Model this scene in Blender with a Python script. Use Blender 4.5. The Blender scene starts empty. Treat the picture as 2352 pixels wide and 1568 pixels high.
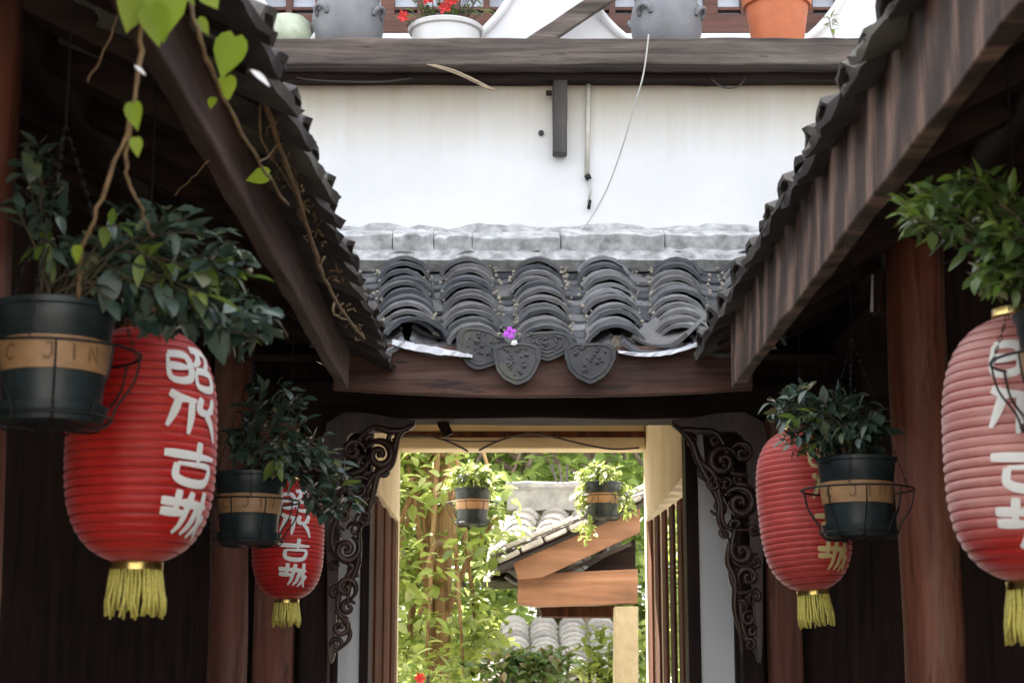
import bpy, math, random
import numpy as np
from mathutils import Matrix, Vector
random.seed(7)
rnd = random.random
def U(a, b): return a + (b - a) * rnd()

# ------------------------------------------------------------------ camera, sky, sun, exposure
scn = bpy.context.scene
COL = scn.collection
EYE = 1.6
PITCH = math.atan(781 / 4000)
cam_d = bpy.data.cameras.new('camera')
cam = bpy.data.objects.new('camera', cam_d)
COL.objects.link(cam)
cam.location = (0, 0, EYE)
cam.rotation_euler = (math.pi / 2 + PITCH, 0, 0)
cam_d.sensor_width = 36
cam_d.lens = 36 * 4000 / 2352
cam_d.clip_start = 0.05
cam_d.clip_end = 500
cam_d.dof.use_dof = True
cam_d.dof.focus_distance = 5.3
cam_d.dof.aperture_fstop = 9
scn.camera = cam

SUN_DIR = Vector((-0.42, 0.50, 0.757)).normalized()
world = bpy.data.worlds.new('World')
scn.world = world
world.use_nodes = True
wn = world.node_tree
wn.nodes.clear()
w_out = wn.nodes.new('ShaderNodeOutputWorld')
w_bg = wn.nodes.new('ShaderNodeBackground')
w_sky = wn.nodes.new('ShaderNodeTexSky')
w_sky.sky_type = 'NISHITA'
w_sky.sun_disc = False
w_sky.sun_elevation = math.asin(SUN_DIR.z)
w_sky.sun_rotation = math.atan2(SUN_DIR.x, SUN_DIR.y)
w_sky.air_density = 1.0
w_sky.dust_density = 3.0
w_sky.ozone_density = 1.0
w_bg.inputs['Strength'].default_value = 0.068
w_tc = wn.nodes.new('ShaderNodeTexCoord')
w_nz = wn.nodes.new('ShaderNodeTexNoise'); w_nz.inputs['Scale'].default_value = 2.2; w_nz.inputs['Detail'].default_value = 7
w_mr = wn.nodes.new('ShaderNodeMapRange')
w_mr.inputs[1].default_value = 0.32; w_mr.inputs[2].default_value = 0.62; w_mr.inputs[3].default_value = 0.45; w_mr.inputs[4].default_value = 0.95
w_mix = wn.nodes.new('ShaderNodeMix'); w_mix.data_type = 'RGBA'
w_mix.inputs[7].default_value = (5.7, 5.9, 6.2, 1)
wn.links.new(w_tc.outputs['Generated'], w_nz.inputs['Vector'])
wn.links.new(w_nz.outputs[0], w_mr.inputs[0])
wn.links.new(w_mr.outputs[0], w_mix.inputs[0])
wn.links.new(w_sky.outputs[0], w_mix.inputs[6])
wn.links.new(w_mix.outputs[2], w_bg.inputs[0])
wn.links.new(w_bg.outputs[0], w_out.inputs[0])
sun_d = bpy.data.lights.new('sun', 'SUN')
sun_d.energy = 5.0
sun_d.angle = math.radians(0.6)
sun_d.color = (1.0, 0.93, 0.82)
sun = bpy.data.objects.new('sun', sun_d)
COL.objects.link(sun)
sun.rotation_euler = SUN_DIR.to_track_quat('Z', 'Y').to_euler()
scn.view_settings.view_transform = 'Standard'
scn.view_settings.look = 'None'
scn.view_settings.gamma = 1.0
scn.view_settings.use_curve_mapping = False
scn.view_settings.exposure = 2.75

# ------------------------------------------------------------------ geometry from the photograph
CT, ST = math.cos(PITCH), math.sin(PITCH)
def ray(x, y):
    u, v = (x - 1176) / 4000, (784 - y) / 4000
    return Vector((u, CT - v * ST, ST + v * CT))
def P(x, y, Y):                       # world point at distance Y along the courtyard
    d = ray(x, y); t = Y / d.y
    return Vector((0, 0, EYE)) + d * t
def PX(x, y, X):                      # world point on the plane X = const
    d = ray(x, y); t = X / d.x
    return Vector((0, 0, EYE)) + d * t
def PXW(x, Y, y=1100): return P(x, y, Y).x
def PZW(y, Y): return P(1176, y, Y).z

# ------------------------------------------------------------------ object helpers
WLOC = {}
def tag(o, label=None, cat=None, group=None, kind=None):
    if label: o['label'] = label
    if cat: o['category'] = cat
    if group: o['group'] = group
    if kind: o['kind'] = kind
    return o
def thing(name, label, cat, loc, group=None):
    o = bpy.data.objects.new(name, None)
    o.empty_display_size = 0.05
    COL.objects.link(o)
    o.location = loc
    WLOC[o] = Vector(loc)
    return tag(o, label, cat, group)
def attach(o, parent):
    COL.objects.link(o)
    if parent is not None:
        o.parent = parent
        WLOC[o] = WLOC[parent].copy()
    else:
        WLOC[o] = Vector((0, 0, 0))
def place(o, parent, mw):             # link a mesh object with a given world matrix
    COL.objects.link(o)
    o.parent = parent
    base = WLOC[parent]
    o.matrix_basis = Matrix.Translation(-base) @ mw
    return o

class MB:
    def __init__(s): s.v = []; s.f = []
    def add(s, vs, fs):
        b = len(s.v)
        s.v += [tuple(v) for v in vs]
        s.f += [tuple(i + b for i in f) for f in fs]
    def box(s, x0, x1, y0, y1, z0, z1):
        s.add([(x0,y0,z0),(x1,y0,z0),(x1,y1,z0),(x0,y1,z0),(x0,y0,z1),(x1,y0,z1),(x1,y1,z1),(x0,y1,z1)],
              [(0,3,2,1),(4,5,6,7),(0,1,5,4),(1,2,6,5),(2,3,7,6),(3,0,4,7)])
    def beam(s, p0, p1, w, h, up=(0,0,1), n=1, jit=0.0, sag=0.0):
        p0, p1 = Vector(p0), Vector(p1)
        d = (p1 - p0).normalized()
        side = d.cross(Vector(up)).normalized()
        upv = side.cross(d).normalized()
        vs, fs = [], []
        for i in range(n + 1):
            t = i / n
            c = p0.lerp(p1, t) - upv * sag * 4 * t * (1 - t)
            for a, b in ((-1,-1),(1,-1),(1,1),(-1,1)):
                vs.append(c + side * (a * w / 2 + U(-jit, jit)) + upv * (b * h / 2 + U(-jit, jit)))
        for i in range(n):
            for k in range(4):
                k2 = (k + 1) % 4
                fs.append((i*4+k, i*4+k2, i*4+4+k2, i*4+4+k))
        fs.append((3,2,1,0)); e = n * 4
        fs.append((e, e+1, e+2, e+3))
        s.add(vs, fs)
    def tube(s, pts, r, n=6):
        pts = [Vector(p) for p in pts]
        m = len(pts)
        rr = r if isinstance(r, (list, tuple)) else [r] * m
        vs, fs = [], []
        a = None
        for i, p in enumerate(pts):
            d = (pts[min(i+1, m-1)] - pts[max(i-1, 0)])
            d = d.normalized() if d.length > 1e-9 else Vector((0,0,1))
            if a is None:
                a = d.orthogonal().normalized()
            else:
                a = (a - d * a.dot(d))
                a = a.normalized() if a.length > 1e-6 else d.orthogonal().normalized()
            b = d.cross(a)
            for k in range(n):
                t = 2 * math.pi * k / n
                vs.append(p + (a * math.cos(t) + b * math.sin(t)) * rr[i])
        for i in range(m - 1):
            for k in range(n):
                k2 = (k + 1) % n
                fs.append((i*n+k, i*n+k2, (i+1)*n+k2, (i+1)*n+k))
        fs.append(tuple(range(n-1, -1, -1)))
        fs.append(tuple((m-1)*n + k for k in range(n)))
        s.add(vs, fs)
    def lathe(s, prof, c, n=32, M=None, close=True):
        vs, fs = [], []
        c = Vector(c)
        for (r, z) in prof:
            for k in range(n):
                t = 2 * math.pi * k / n
                v = Vector((r * math.cos(t), r * math.sin(t), z))
                if M is not None: v = M @ v
                vs.append(v + c)
        for i in range(len(prof) - 1):
            for k in range(n):
                k2 = (k + 1) % n
                fs.append((i*n+k, i*n+k2, (i+1)*n+k2, (i+1)*n+k))
        if close:
            fs.append(tuple(range(n-1, -1, -1)))
            fs.append(tuple((len(prof)-1)*n + k for k in range(n)))
        s.add(vs, fs)
    def prism(s, poly, Y0, Y1):        # polygon of (x, z), extruded along Y
        n = len(poly)
        vs = [(x, Y0, z) for x, z in poly] + [(x, Y1, z) for x, z in poly]
        fs = [tuple(range(n-1, -1, -1)), tuple(range(n, 2*n))]
        for i in range(n):
            j = (i + 1) % n
            fs.append((i, j, n + j, n + i))
        s.add(vs, fs)
    def mesh(s, name, mat, smooth=False, off=Vector((0,0,0))):
        me = bpy.data.meshes.new(name)
        me.from_pydata([(v[0]-off[0], v[1]-off[1], v[2]-off[2]) for v in s.v], [], s.f)
        me.materials.append(mat)
        me.validate()
        import bmesh
        bm = bmesh.new(); bm.from_mesh(me)
        bmesh.ops.recalc_face_normals(bm, faces=bm.faces)
        bm.to_mesh(me); bm.free()
        if smooth:
            me.shade_smooth()
        return me
    def build(s, name, mat, parent=None, smooth=False, bevel=0.0, auto=False):
        off = WLOC[parent] if parent is not None else Vector((0,0,0))
        me = s.mesh(name, mat, smooth or auto, off)
        if auto: me.set_sharp_from_angle(angle=math.radians(40))
        o = bpy.data.objects.new(name, me)
        attach(o, parent)
        if bevel:
            b = o.modifiers.new('bevel', 'BEVEL'); b.width = bevel; b.segments = 2
            b.limit_method = 'ANGLE'
        return o

def spline(pts, n=6):
    pts = [Vector(p) for p in pts]
    out = []
    for i in range(len(pts) - 1):
        p0 = pts[max(i-1, 0)]; p1 = pts[i]; p2 = pts[i+1]; p3 = pts[min(i+2, len(pts)-1)]
        for k in range(n):
            t = k / n
            out.append(0.5 * ((2*p1) + (p2-p0)*t + (2*p0-5*p1+4*p2-p3)*t*t + (3*p1-p0-3*p2+p3)*t**3))
    out.append(pts[-1])
    return out

# ------------------------------------------------------------------ materials
def newmat(name):
    m = bpy.data.materials.new(name); m.use_nodes = True
    nt = m.node_tree
    b = nt.nodes['Principled BSDF']
    return m, nt, b
def nd(nt, typ, **kw):
    n = nt.nodes.new(typ)
    for k, v in kw.items(): setattr(n, k, v)
    return n
def ramp(nt, src, stops):
    r = nd(nt, 'ShaderNodeValToRGB')
    els = r.color_ramp.elements
    while len(els) < len(stops): els.new(0.5)
    for e, (p, c) in zip(els, stops):
        e.position = p; e.color = (c[0], c[1], c[2], 1)
    nt.links.new(src, r.inputs[0])
    return r.outputs[0]
def coords(nt, scale=(1,1,1), rot=(0,0,0)):
    tc = nd(nt, 'ShaderNodeTexCoord')
    mp = nd(nt, 'ShaderNodeMapping')
    mp.inputs['Scale'].default_value = scale
    mp.inputs['Rotation'].default_value = rot
    nt.links.new(tc.outputs['Object'], mp.inputs[0])
    return mp.outputs[0]
def noise(nt, vec, scale, detail=6, rough=0.6, dist=0.0):
    n = nd(nt, 'ShaderNodeTexNoise')
    n.inputs['Scale'].default_value = scale
    n.inputs['Detail'].default_value = detail
    n.inputs['Roughness'].default_value = rough
    n.inputs['Distortion'].default_value = dist
    nt.links.new(vec, n.inputs['Vector'])
    return n.outputs[0]
def mixc(nt, fac, a, b, mode='MIX'):
    m = nd(nt, 'ShaderNodeMix', data_type='RGBA', blend_type=mode)
    for sock, val in ((m.inputs[0], fac), (m.inputs[6], a), (m.inputs[7], b)):
        if isinstance(val, (int, float)): sock.default_value = val
        elif isinstance(val, (tuple, list)): sock.default_value = (val[0], val[1], val[2], 1)
        else: nt.links.new(val, sock)
    return m.outputs[2]
def bump(nt, b, h, strength=0.3, dist=0.01):
    n = nd(nt, 'ShaderNodeBump')
    n.inputs['Strength'].default_value = strength
    n.inputs['Distance'].default_value = dist
    nt.links.new(h, n.inputs['Height'])
    nt.links.new(n.outputs[0], b.inputs['Normal'])
def objrand(nt):
    return nd(nt, 'ShaderNodeObjectInfo').outputs['Random']

def wood(name, c0, c1, c2, axis='y', rough=0.65, grain=30, bstr=0.35, wear=None):
    m, nt, b = newmat(name)
    sc = {'x': (0.06,1,1), 'y': (1,0.06,1), 'z': (1,1,0.06)}[axis]
    v = coords(nt, sc)
    n1 = noise(nt, v, grain, 8, 0.65, 0.4)
    n2 = noise(nt, coords(nt), 3.2, 5, 0.6)
    col = ramp(nt, n1, [(0.36, c0), (0.52, c1), (0.70, c2)])
    shade = ramp(nt, n2, [(0.3, (0.6,0.6,0.6)), (0.7, (1.15,1.1,1.1))])
    col = mixc(nt, 0.75, col, shade, 'MULTIPLY')
    if wear:
        sw = {'x': (0.5,5,5), 'y': (5,0.5,5), 'z': (5,5,0.5)}[axis]
        wn_ = noise(nt, coords(nt, sw), 2.2, 8, 0.72, 0.6)
        col = mixc(nt, ramp(nt, wn_, [(0.52,(0,0,0)),(0.66,(0.75,)*3)]), col, wear)
        cr = noise(nt, coords(nt, tuple(q*4 for q in sw)), 2.0, 4, 0.6)
        col = mixc(nt, ramp(nt, cr, [(0.30,(0.8,)*3),(0.38,(0,0,0))]), col, tuple(q*0.25 for q in c0))
    rv = ramp(nt, objrand(nt), [(0, (0.78,0.78,0.8)), (1, (1.15,1.1,1.08))])
    col = mixc(nt, 1.0, col, rv, 'MULTIPLY')
    nt.links.new(col, b.inputs['Base Color'])
    b.inputs['Roughness'].default_value = rough
    bump(nt, b, n1, bstr, 0.006)
    return m
def simple(name, col, rough=0.5, metal=0.0, var=0.15, scale=20, bstr=0.0, rnd_var=0.0):
    m, nt, b = newmat(name)
    n1 = noise(nt, coords(nt), scale, 5, 0.6)
    lo = tuple(c * (1 - var) for c in col); hi = tuple(min(1, c * (1 + var)) for c in col)
    c = ramp(nt, n1, [(0.3, lo), (0.7, hi)])
    if rnd_var:
        rv = ramp(nt, objrand(nt), [(0, (1-rnd_var,)*3), (1, (1+rnd_var,)*3)])
        c = mixc(nt, 1.0, c, rv, 'MULTIPLY')
    nt.links.new(c, b.inputs['Base Color'])
    b.inputs['Roughness'].default_value = rough
    b.inputs['Metallic'].default_value = metal
    if bstr: bump(nt, b, n1, bstr, 0.005)
    return m
def leafmat(name, stops, rough=0.3, trans=0.25, tcol=(0.25,0.4,0.04)):
    m, nt, b = newmat(name)
    r = objrand(nt)
    g = nd(nt, 'ShaderNodeNewGeometry').outputs['Random Per Island']
    a = nd(nt, 'ShaderNodeMath', operation='ADD'); nt.links.new(r, a.inputs[0]); nt.links.new(g, a.inputs[1])
    fr = nd(nt, 'ShaderNodeMath', operation='FRACT'); nt.links.new(a.outputs[0], fr.inputs[0])
    col = ramp(nt, fr.outputs[0], stops)
    nt.links.new(col, b.inputs['Base Color'])
    b.inputs['Roughness'].default_value = rough
    n = noise(nt, coords(nt), 90, 3)
    bump(nt, b, n, 0.15, 0.003)
    if trans:
        tr = nd(nt, 'ShaderNodeBsdfTranslucent')
        tc = mixc(nt, 0.6, col, tcol)
        nt.links.new(tc, tr.inputs[0])
        mx = nd(nt, 'ShaderNodeMixShader'); mx.inputs[0].default_value = trans
        nt.links.new(b.outputs[0], mx.inputs[1]); nt.links.new(tr.outputs[0], mx.inputs[2])
        nt.links.new(mx.outputs[0], nt.nodes['Material Output'].inputs[0])
    return m

M = {}
M['dark_wood'] = wood('dark_wood', (0.012,0.007,0.005), (0.026,0.014,0.010), (0.045,0.025,0.019), 'y')
M['dark_wood_x'] = wood('dark_wood_x', (0.014,0.008,0.007), (0.030,0.016,0.012), (0.05,0.028,0.02), 'x')
M['dark_wood_z'] = wood('dark_wood_z', (0.012,0.006,0.005), (0.027,0.013,0.009), (0.046,0.024,0.017), 'z')
for k_ in ('dark_wood','dark_wood_x','dark_wood_z'): M[k_].node_tree.nodes['Principled BSDF'].inputs['Specular IOR Level'].default_value = 0.2
M['fascia'] = wood('fascia_wood', (0.05,0.024,0.016), (0.10,0.047,0.031), (0.16,0.085,0.06), 'y', 0.7, 30, 0.5, (0.15,0.10,0.085))
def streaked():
    # board with pale leaning streaks, spaced like the eave tiles
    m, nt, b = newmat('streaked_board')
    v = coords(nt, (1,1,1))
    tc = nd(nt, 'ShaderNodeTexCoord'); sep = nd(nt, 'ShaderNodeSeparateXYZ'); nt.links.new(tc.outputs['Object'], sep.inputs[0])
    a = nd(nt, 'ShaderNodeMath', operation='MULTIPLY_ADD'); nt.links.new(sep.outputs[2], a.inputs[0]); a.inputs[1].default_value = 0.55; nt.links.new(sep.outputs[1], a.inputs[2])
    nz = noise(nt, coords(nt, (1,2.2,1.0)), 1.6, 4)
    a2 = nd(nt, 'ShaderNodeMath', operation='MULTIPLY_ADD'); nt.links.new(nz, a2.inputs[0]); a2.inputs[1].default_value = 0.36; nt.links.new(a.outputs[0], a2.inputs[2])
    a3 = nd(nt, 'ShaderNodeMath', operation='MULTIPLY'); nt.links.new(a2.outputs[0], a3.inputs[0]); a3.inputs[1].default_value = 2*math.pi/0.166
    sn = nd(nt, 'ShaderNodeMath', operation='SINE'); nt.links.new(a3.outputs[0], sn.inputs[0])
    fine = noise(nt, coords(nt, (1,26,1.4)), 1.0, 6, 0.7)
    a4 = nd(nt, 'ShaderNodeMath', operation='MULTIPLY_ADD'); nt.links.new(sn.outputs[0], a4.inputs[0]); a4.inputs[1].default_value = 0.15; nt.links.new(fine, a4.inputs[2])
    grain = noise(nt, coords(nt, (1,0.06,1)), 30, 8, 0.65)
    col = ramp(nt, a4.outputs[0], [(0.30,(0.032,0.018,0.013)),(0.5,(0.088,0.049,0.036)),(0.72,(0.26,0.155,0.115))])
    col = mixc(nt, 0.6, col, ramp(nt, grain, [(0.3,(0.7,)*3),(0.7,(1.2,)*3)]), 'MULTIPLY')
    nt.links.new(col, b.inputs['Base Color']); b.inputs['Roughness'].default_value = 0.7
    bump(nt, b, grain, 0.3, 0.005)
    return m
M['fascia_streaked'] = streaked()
M['fascia_x'] = wood('fascia_wood_x', (0.05,0.02,0.012), (0.11,0.044,0.027), (0.18,0.085,0.058), 'x', 0.7, 26, 0.6, (0.17,0.10,0.075))
M['red_wood'] = wood('red_wood', (0.13,0.043,0.025), (0.25,0.088,0.052), (0.37,0.16,0.105), 'z', 0.6, 22, 0.6, (0.33,0.2,0.155))
M['slat_wood'] = wood('slat_wood', (0.05,0.02,0.011), (0.10,0.04,0.021), (0.15,0.065,0.035), 'z', 0.85)
M['slat_wood'].node_tree.nodes['Principled BSDF'].inputs['Specular IOR Level'].default_value = 0.12
M['carved'] = wood('carved_wood', (0.03,0.014,0.010), (0.06,0.03,0.022), (0.11,0.063,0.05), 'z', 0.38, 18)
M['grey_wood'] = wood('grey_wood', (0.055,0.042,0.034), (0.15,0.12,0.10), (0.27,0.225,0.19), 'x', 0.8, 26, 0.9, (0.07,0.055,0.05))
M['grey_wood_z'] = wood('grey_wood_z', (0.05,0.044,0.04), (0.085,0.078,0.072), (0.12,0.11,0.1), 'z', 0.8)
M['window_wood'] = wood('window_wood', (0.08,0.03,0.018), (0.14,0.055,0.035), (0.2,0.09,0.06), 'x', 0.6)
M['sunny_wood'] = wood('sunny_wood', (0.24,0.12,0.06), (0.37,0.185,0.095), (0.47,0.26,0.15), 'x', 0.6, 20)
M['post_pale'] = simple('post_pale', (0.5,0.4,0.24), 0.8, var=0.15)
M['steel_wire'] = simple('steel_wire', (0.03,0.03,0.03), 0.5, 0.6)
M['pale_wire'] = simple('pale_wire', (0.5,0.48,0.45), 0.6)
M['cable'] = simple('cable', (0.05,0.04,0.035), 0.6)
M['straw'] = simple('straw', (0.38,0.3,0.2), 0.8)
M['stem'] = simple('stem', (0.2,0.125,0.06), 0.7, var=0.4, scale=60, bstr=0.4)
M['twig'] = simple('twig', (0.08,0.06,0.035), 0.7, var=0.3)
M['soil'] = simple('soil', (0.03,0.02,0.013), 0.95)
M['pot_green'] = simple('pot_green', (0.022,0.034,0.036), 0.4, var=0.5, scale=14)
M['label_band'] = simple('label_band', (0.40,0.225,0.105), 0.45, var=0.35, scale=18)
M['label_ink'] = simple('label_ink', (0.2,0.1,0.04), 0.6)
M['gold'] = simple('gold_metal', (0.72,0.55,0.2), 0.28, 1.0)
M['fringe'] = simple('fringe_thread', (0.62,0.54,0.12), 0.6, var=0.25, scale=200)
M['white_paint'] = simple('white_lettering', (0.82,0.80,0.75), 0.6, var=0.04)
M['clay_jar'] = simple('clay_jar', (0.2,0.205,0.22), 0.5, var=0.2, scale=12)
M['white_glaze'] = simple('white_glaze', (0.78,0.78,0.78), 0.3, var=0.04)
M['terracotta'] = simple('terracotta', (0.58,0.17,0.07), 0.6, var=0.1)
M['stone'] = simple('stone', (0.5,0.49,0.47), 0.8, var=0.2)
M['plastic_sheet'] = simple('plastic_sheet', (0.7,0.7,0.74), 0.45, var=0.03)
M['mortar'] = simple('mortar', (0.42,0.42,0.415), 0.9, var=0.5, scale=22, bstr=1.0)
M['gravel'] = simple('gravel', (0.33,0.29,0.23), 0.95, var=0.5, scale=120, bstr=0.9)
M['petal'] = simple('petal', (0.5,0.06,0.62), 0.5)
M['petal_white'] = simple('petal_white', (0.8,0.78,0.78), 0.5)
M['petal_red'] = simple('petal_red', (0.62,0.04,0.035), 0.5, var=0.3, rnd_var=0.25)
M['glass_green'] = simple('glass_green', (0.5,0.56,0.42), 0.15, var=0.25, scale=14)
M['bark'] = wood('bark', (0.19,0.10,0.045), (0.36,0.22,0.10), (0.5,0.34,0.18), 'z', 0.85, 40, 0.8)
M['bark_grey'] = wood('bark_grey', (0.07,0.055,0.04), (0.13,0.1,0.075), (0.2,0.17,0.13), 'z', 0.85, 30, 0.8)
M['shoot_leaf'] = leafmat('shoot_leaf', [(0,(0.028,0.052,0.042)),(0.4,(0.055,0.09,0.07)),(0.75,(0.09,0.13,0.10)),(0.95,(0.13,0.17,0.09)),(1,(0.18,0.17,0.08))], 0.2, 0.1, (0.12,0.2,0.03))
M['tip_leaf'] = leafmat('tip_leaf', [(0,(0.10,0.17,0.03)),(0.6,(0.16,0.24,0.04)),(1,(0.20,0.26,0.06))], 0.3, 0.3)
M['vine_leaf'] = leafmat('vine_leaf', [(0,(0.24,0.34,0.03)),(1,(0.34,0.44,0.04))], 0.45, 0.45, (0.5,0.7,0.03))
M['garden_leaf'] = leafmat('garden_leaf', [(0,(0.06,0.11,0.02)),(0.3,(0.17,0.25,0.04)),(0.7,(0.29,0.36,0.07)),(1,(0.40,0.43,0.22))], 0.35, 0.5, (0.52,0.60,0.17))
M['tree_leaf'] = leafmat('tree_leaf', [(0,(0.06,0.10,0.03)),(0.5,(0.13,0.20,0.05)),(1,(0.22,0.29,0.09))], 0.4, 0.5, (0.42,0.55,0.10))
M['bush_leaf'] = leafmat('bush_leaf', [(0,(0.04,0.09,0.03)),(0.6,(0.08,0.13,0.04)),(1,(0.2,0.13,0.07))], 0.4, 0.25)

def tilemat(name, stops, moss=0.35):
    m, nt, b = newmat(name)
    col = ramp(nt, objrand(nt), stops)
    v = coords(nt)
    n1 = noise(nt, v, 16, 8, 0.7)
    col = mixc(nt, 0.8, col, ramp(nt, n1, [(0.25,(0.45,0.45,0.47)),(0.5,(0.95,0.95,0.95)),(0.8,(1.5,1.48,1.4))]), 'MULTIPLY')
    n2 = noise(nt, v, 9, 6, 0.65)
    f = ramp(nt, n2, [(0.52,(0,0,0)),(0.72,(moss,moss,moss))])
    col = mixc(nt, f, col, (0.17,0.165,0.10))
    nt.links.new(col, b.inputs['Base Color'])
    b.inputs['Roughness'].default_value = 0.75
    bump(nt, b, noise(nt, v, 60, 6, 0.7), 0.5, 0.006)
    return m
M['tile'] = tilemat('tile', [(0,(0.06,0.064,0.072)),(0.35,(0.10,0.105,0.115)),(0.7,(0.145,0.14,0.138)),(0.92,(0.19,0.19,0.195)),(1,(0.26,0.265,0.28))])
M['eave_tile'] = tilemat('weathered_tile', [(0,(0.042,0.034,0.033)),(0.6,(0.075,0.064,0.06)),(1,(0.14,0.13,0.105))], 0.75)
M['drip'] = tilemat('drip_tile', [(0,(0.065,0.065,0.068)),(1,(0.10,0.10,0.10))], 0.75)
M['pale_tile'] = tilemat('pale_tile', [(0,(0.20,0.19,0.18)),(1,(0.34,0.325,0.31))], 0.2)
M['verge'] = tilemat('verge_tile', [(0,(0.4,0.37,0.33)),(1,(0.55,0.52,0.48))], 0.15)
M['ridge_lime'] = simple('ridge_lime', (0.2,0.195,0.185), 0.9, var=0.35, scale=12, bstr=0.6)

def plaster():
    m, nt, b = newmat('white_plaster')
    v = coords(nt)
    base = ramp(nt, noise(nt, v, 2.5, 6, 0.6), [(0.3,(0.74,0.74,0.74)),(0.7,(0.83,0.825,0.815))])
    # water stain: runs down from under the balcony beam, worn towards a ragged lower edge
    tc = nd(nt, 'ShaderNodeTexCoord')
    sep = nd(nt, 'ShaderNodeSeparateXYZ'); nt.links.new(tc.outputs['Object'], sep.inputs[0])
    streak = noise(nt, coords(nt, (13, 1, 0.7)), 1.0, 9, 0.72)
    ma = nd(nt, 'ShaderNodeMath', operation='MULTIPLY_ADD')
    nt.links.new(streak, ma.inputs[0]); ma.inputs[1].default_value = 0.22; nt.links.new(sep.outputs[2], ma.inputs[2])
    mr = nd(nt, 'ShaderNodeMapRange'); nt.links.new(ma.outputs[0], mr.inputs[0])
    mr.inputs[1].default_value = 3.47; mr.inputs[2].default_value = 3.78
    mr.inputs[3].default_value = 0.0; mr.inputs[4].default_value = 0.9
    col = mixc(nt, mr.outputs[0], base, (0.52,0.43,0.27))
    nt.links.new(col, b.inputs['Base Color'])
    b.inputs['Roughness'].default_value = 0.85
    bump(nt, b, noise(nt, v, 14, 6, 0.6), 0.25, 0.01)
    return m
M['plaster'] = plaster()
M['plaster_cream'] = simple('cream_plaster', (0.72,0.60,0.40), 0.85, var=0.12, scale=4, bstr=0.2)
M['plaster_plain'] = simple('plain_plaster', (0.8,0.8,0.81), 0.85, var=0.05, scale=3, bstr=0.2)
M['pane'] = simple('window_pane', (0.62,0.68,0.78), 0.12, var=0.15, scale=6)

def silk(name='red_silk', ca=(0.66,0.018,0.012), cb=(0.78,0.045,0.03), sheen=0.6, sky_lit=None):
    m, nt, b = newmat(name)
    v = coords(nt)
    col = ramp(nt, noise(nt, v, 9, 5, 0.6), [(0.3,ca),(0.7,cb)])
    dust = ramp(nt, noise(nt, coords(nt, (14,14,3)), 1.0, 7, 0.7), [(0.42,(0,0,0)),(0.8,(0.35,0.35,0.35))])
    col = mixc(nt, dust, col, tuple(min(1, c*1.05+0.10) for c in cb))
    col = mixc(nt, 0.5, col, ramp(nt, noise(nt, coords(nt, (5,5,5)), 1.0, 6, 0.7), [(0.35,(0.62,)*3),(0.65,(1.1,)*3)]), 'MULTIPLY')
    if sky_lit:      # sky light painted into the colour: pale above, red at the bottom
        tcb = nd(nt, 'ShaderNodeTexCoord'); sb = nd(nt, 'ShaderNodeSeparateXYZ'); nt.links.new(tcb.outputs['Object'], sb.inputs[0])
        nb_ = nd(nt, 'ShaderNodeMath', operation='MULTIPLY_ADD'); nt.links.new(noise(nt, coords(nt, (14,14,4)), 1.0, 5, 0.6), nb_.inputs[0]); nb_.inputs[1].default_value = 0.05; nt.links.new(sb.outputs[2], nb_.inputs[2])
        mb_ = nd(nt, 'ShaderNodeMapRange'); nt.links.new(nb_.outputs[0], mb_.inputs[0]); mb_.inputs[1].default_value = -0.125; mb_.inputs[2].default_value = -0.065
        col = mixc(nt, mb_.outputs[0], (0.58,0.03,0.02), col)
    nt.links.new(col, b.inputs['Base Color'])
    b.inputs['Roughness'].default_value = 0.42
    b.inputs['Sheen Weight'].default_value = sheen
    b.inputs['Sheen Roughness'].default_value = 0.4
    b.inputs['Sheen Tint'].default_value = (1.0, 0.8, 0.8, 1)
    w = noise(nt, coords(nt, (60,60,260)), 1.0, 3)
    bump(nt, b, mixc(nt, 0.5, w, noise(nt, coords(nt, (22,22,3)), 1.0, 6, 0.7)), 0.35, 0.006)
    tr = nd(nt, 'ShaderNodeBsdfTranslucent'); tr.inputs[0].default_value = (0.8,0.03,0.02,1)
    mx = nd(nt, 'ShaderNodeMixShader'); mx.inputs[0].default_value = 0.3
    nt.links.new(b.outputs[0], mx.inputs[1]); nt.links.new(tr.outputs[0], mx.inputs[2])
    nt.links.new(mx.outputs[0], nt.nodes['Material Output'].inputs[0])
    return m
M['silk'] = silk()
M['skylit_silk'] = silk('skylit_silk', (0.80,0.33,0.28), (0.85,0.47,0.42), 1.0, True)  # pale pink stands for light from the open sky on the silk
M['skylit_red_silk'] = silk('skylit_red_silk', (0.70,0.07,0.055), (0.80,0.14,0.115), 1.0)  # pinker copy of the red silk, sky light put into its colour

# ------------------------------------------------------------------ ground
def ground():
    m, nt, b = newmat('paving')
    v = coords(nt)
    br = nd(nt, 'ShaderNodeTexBrick')
    br.inputs['Scale'].default_value = 1.6
    br.inputs['Color1'].default_value = (0.34,0.31,0.27,1)
    br.inputs['Color2'].default_value = (0.27,0.25,0.22,1)
    br.inputs['Mortar'].default_value = (0.12,0.11,0.1,1)
    nt.links.new(v, br.inputs[0])
    col = mixc(nt, 0.6, br.outputs[0], ramp(nt, noise(nt, v, 3), [(0.3,(0.6,)*3),(0.7,(1.1,)*3)]), 'MULTIPLY')
    nt.links.new(col, b.inputs['Base Color']); b.inputs['Roughness'].default_value = 0.8
    g = MB(); g.add([(-150,-150,0),(150,-150,0),(150,150,0),(-150,150,0)], [(0,1,2,3)])
    o = g.build('ground', m); tag(o, kind='structure')
ground()

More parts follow.
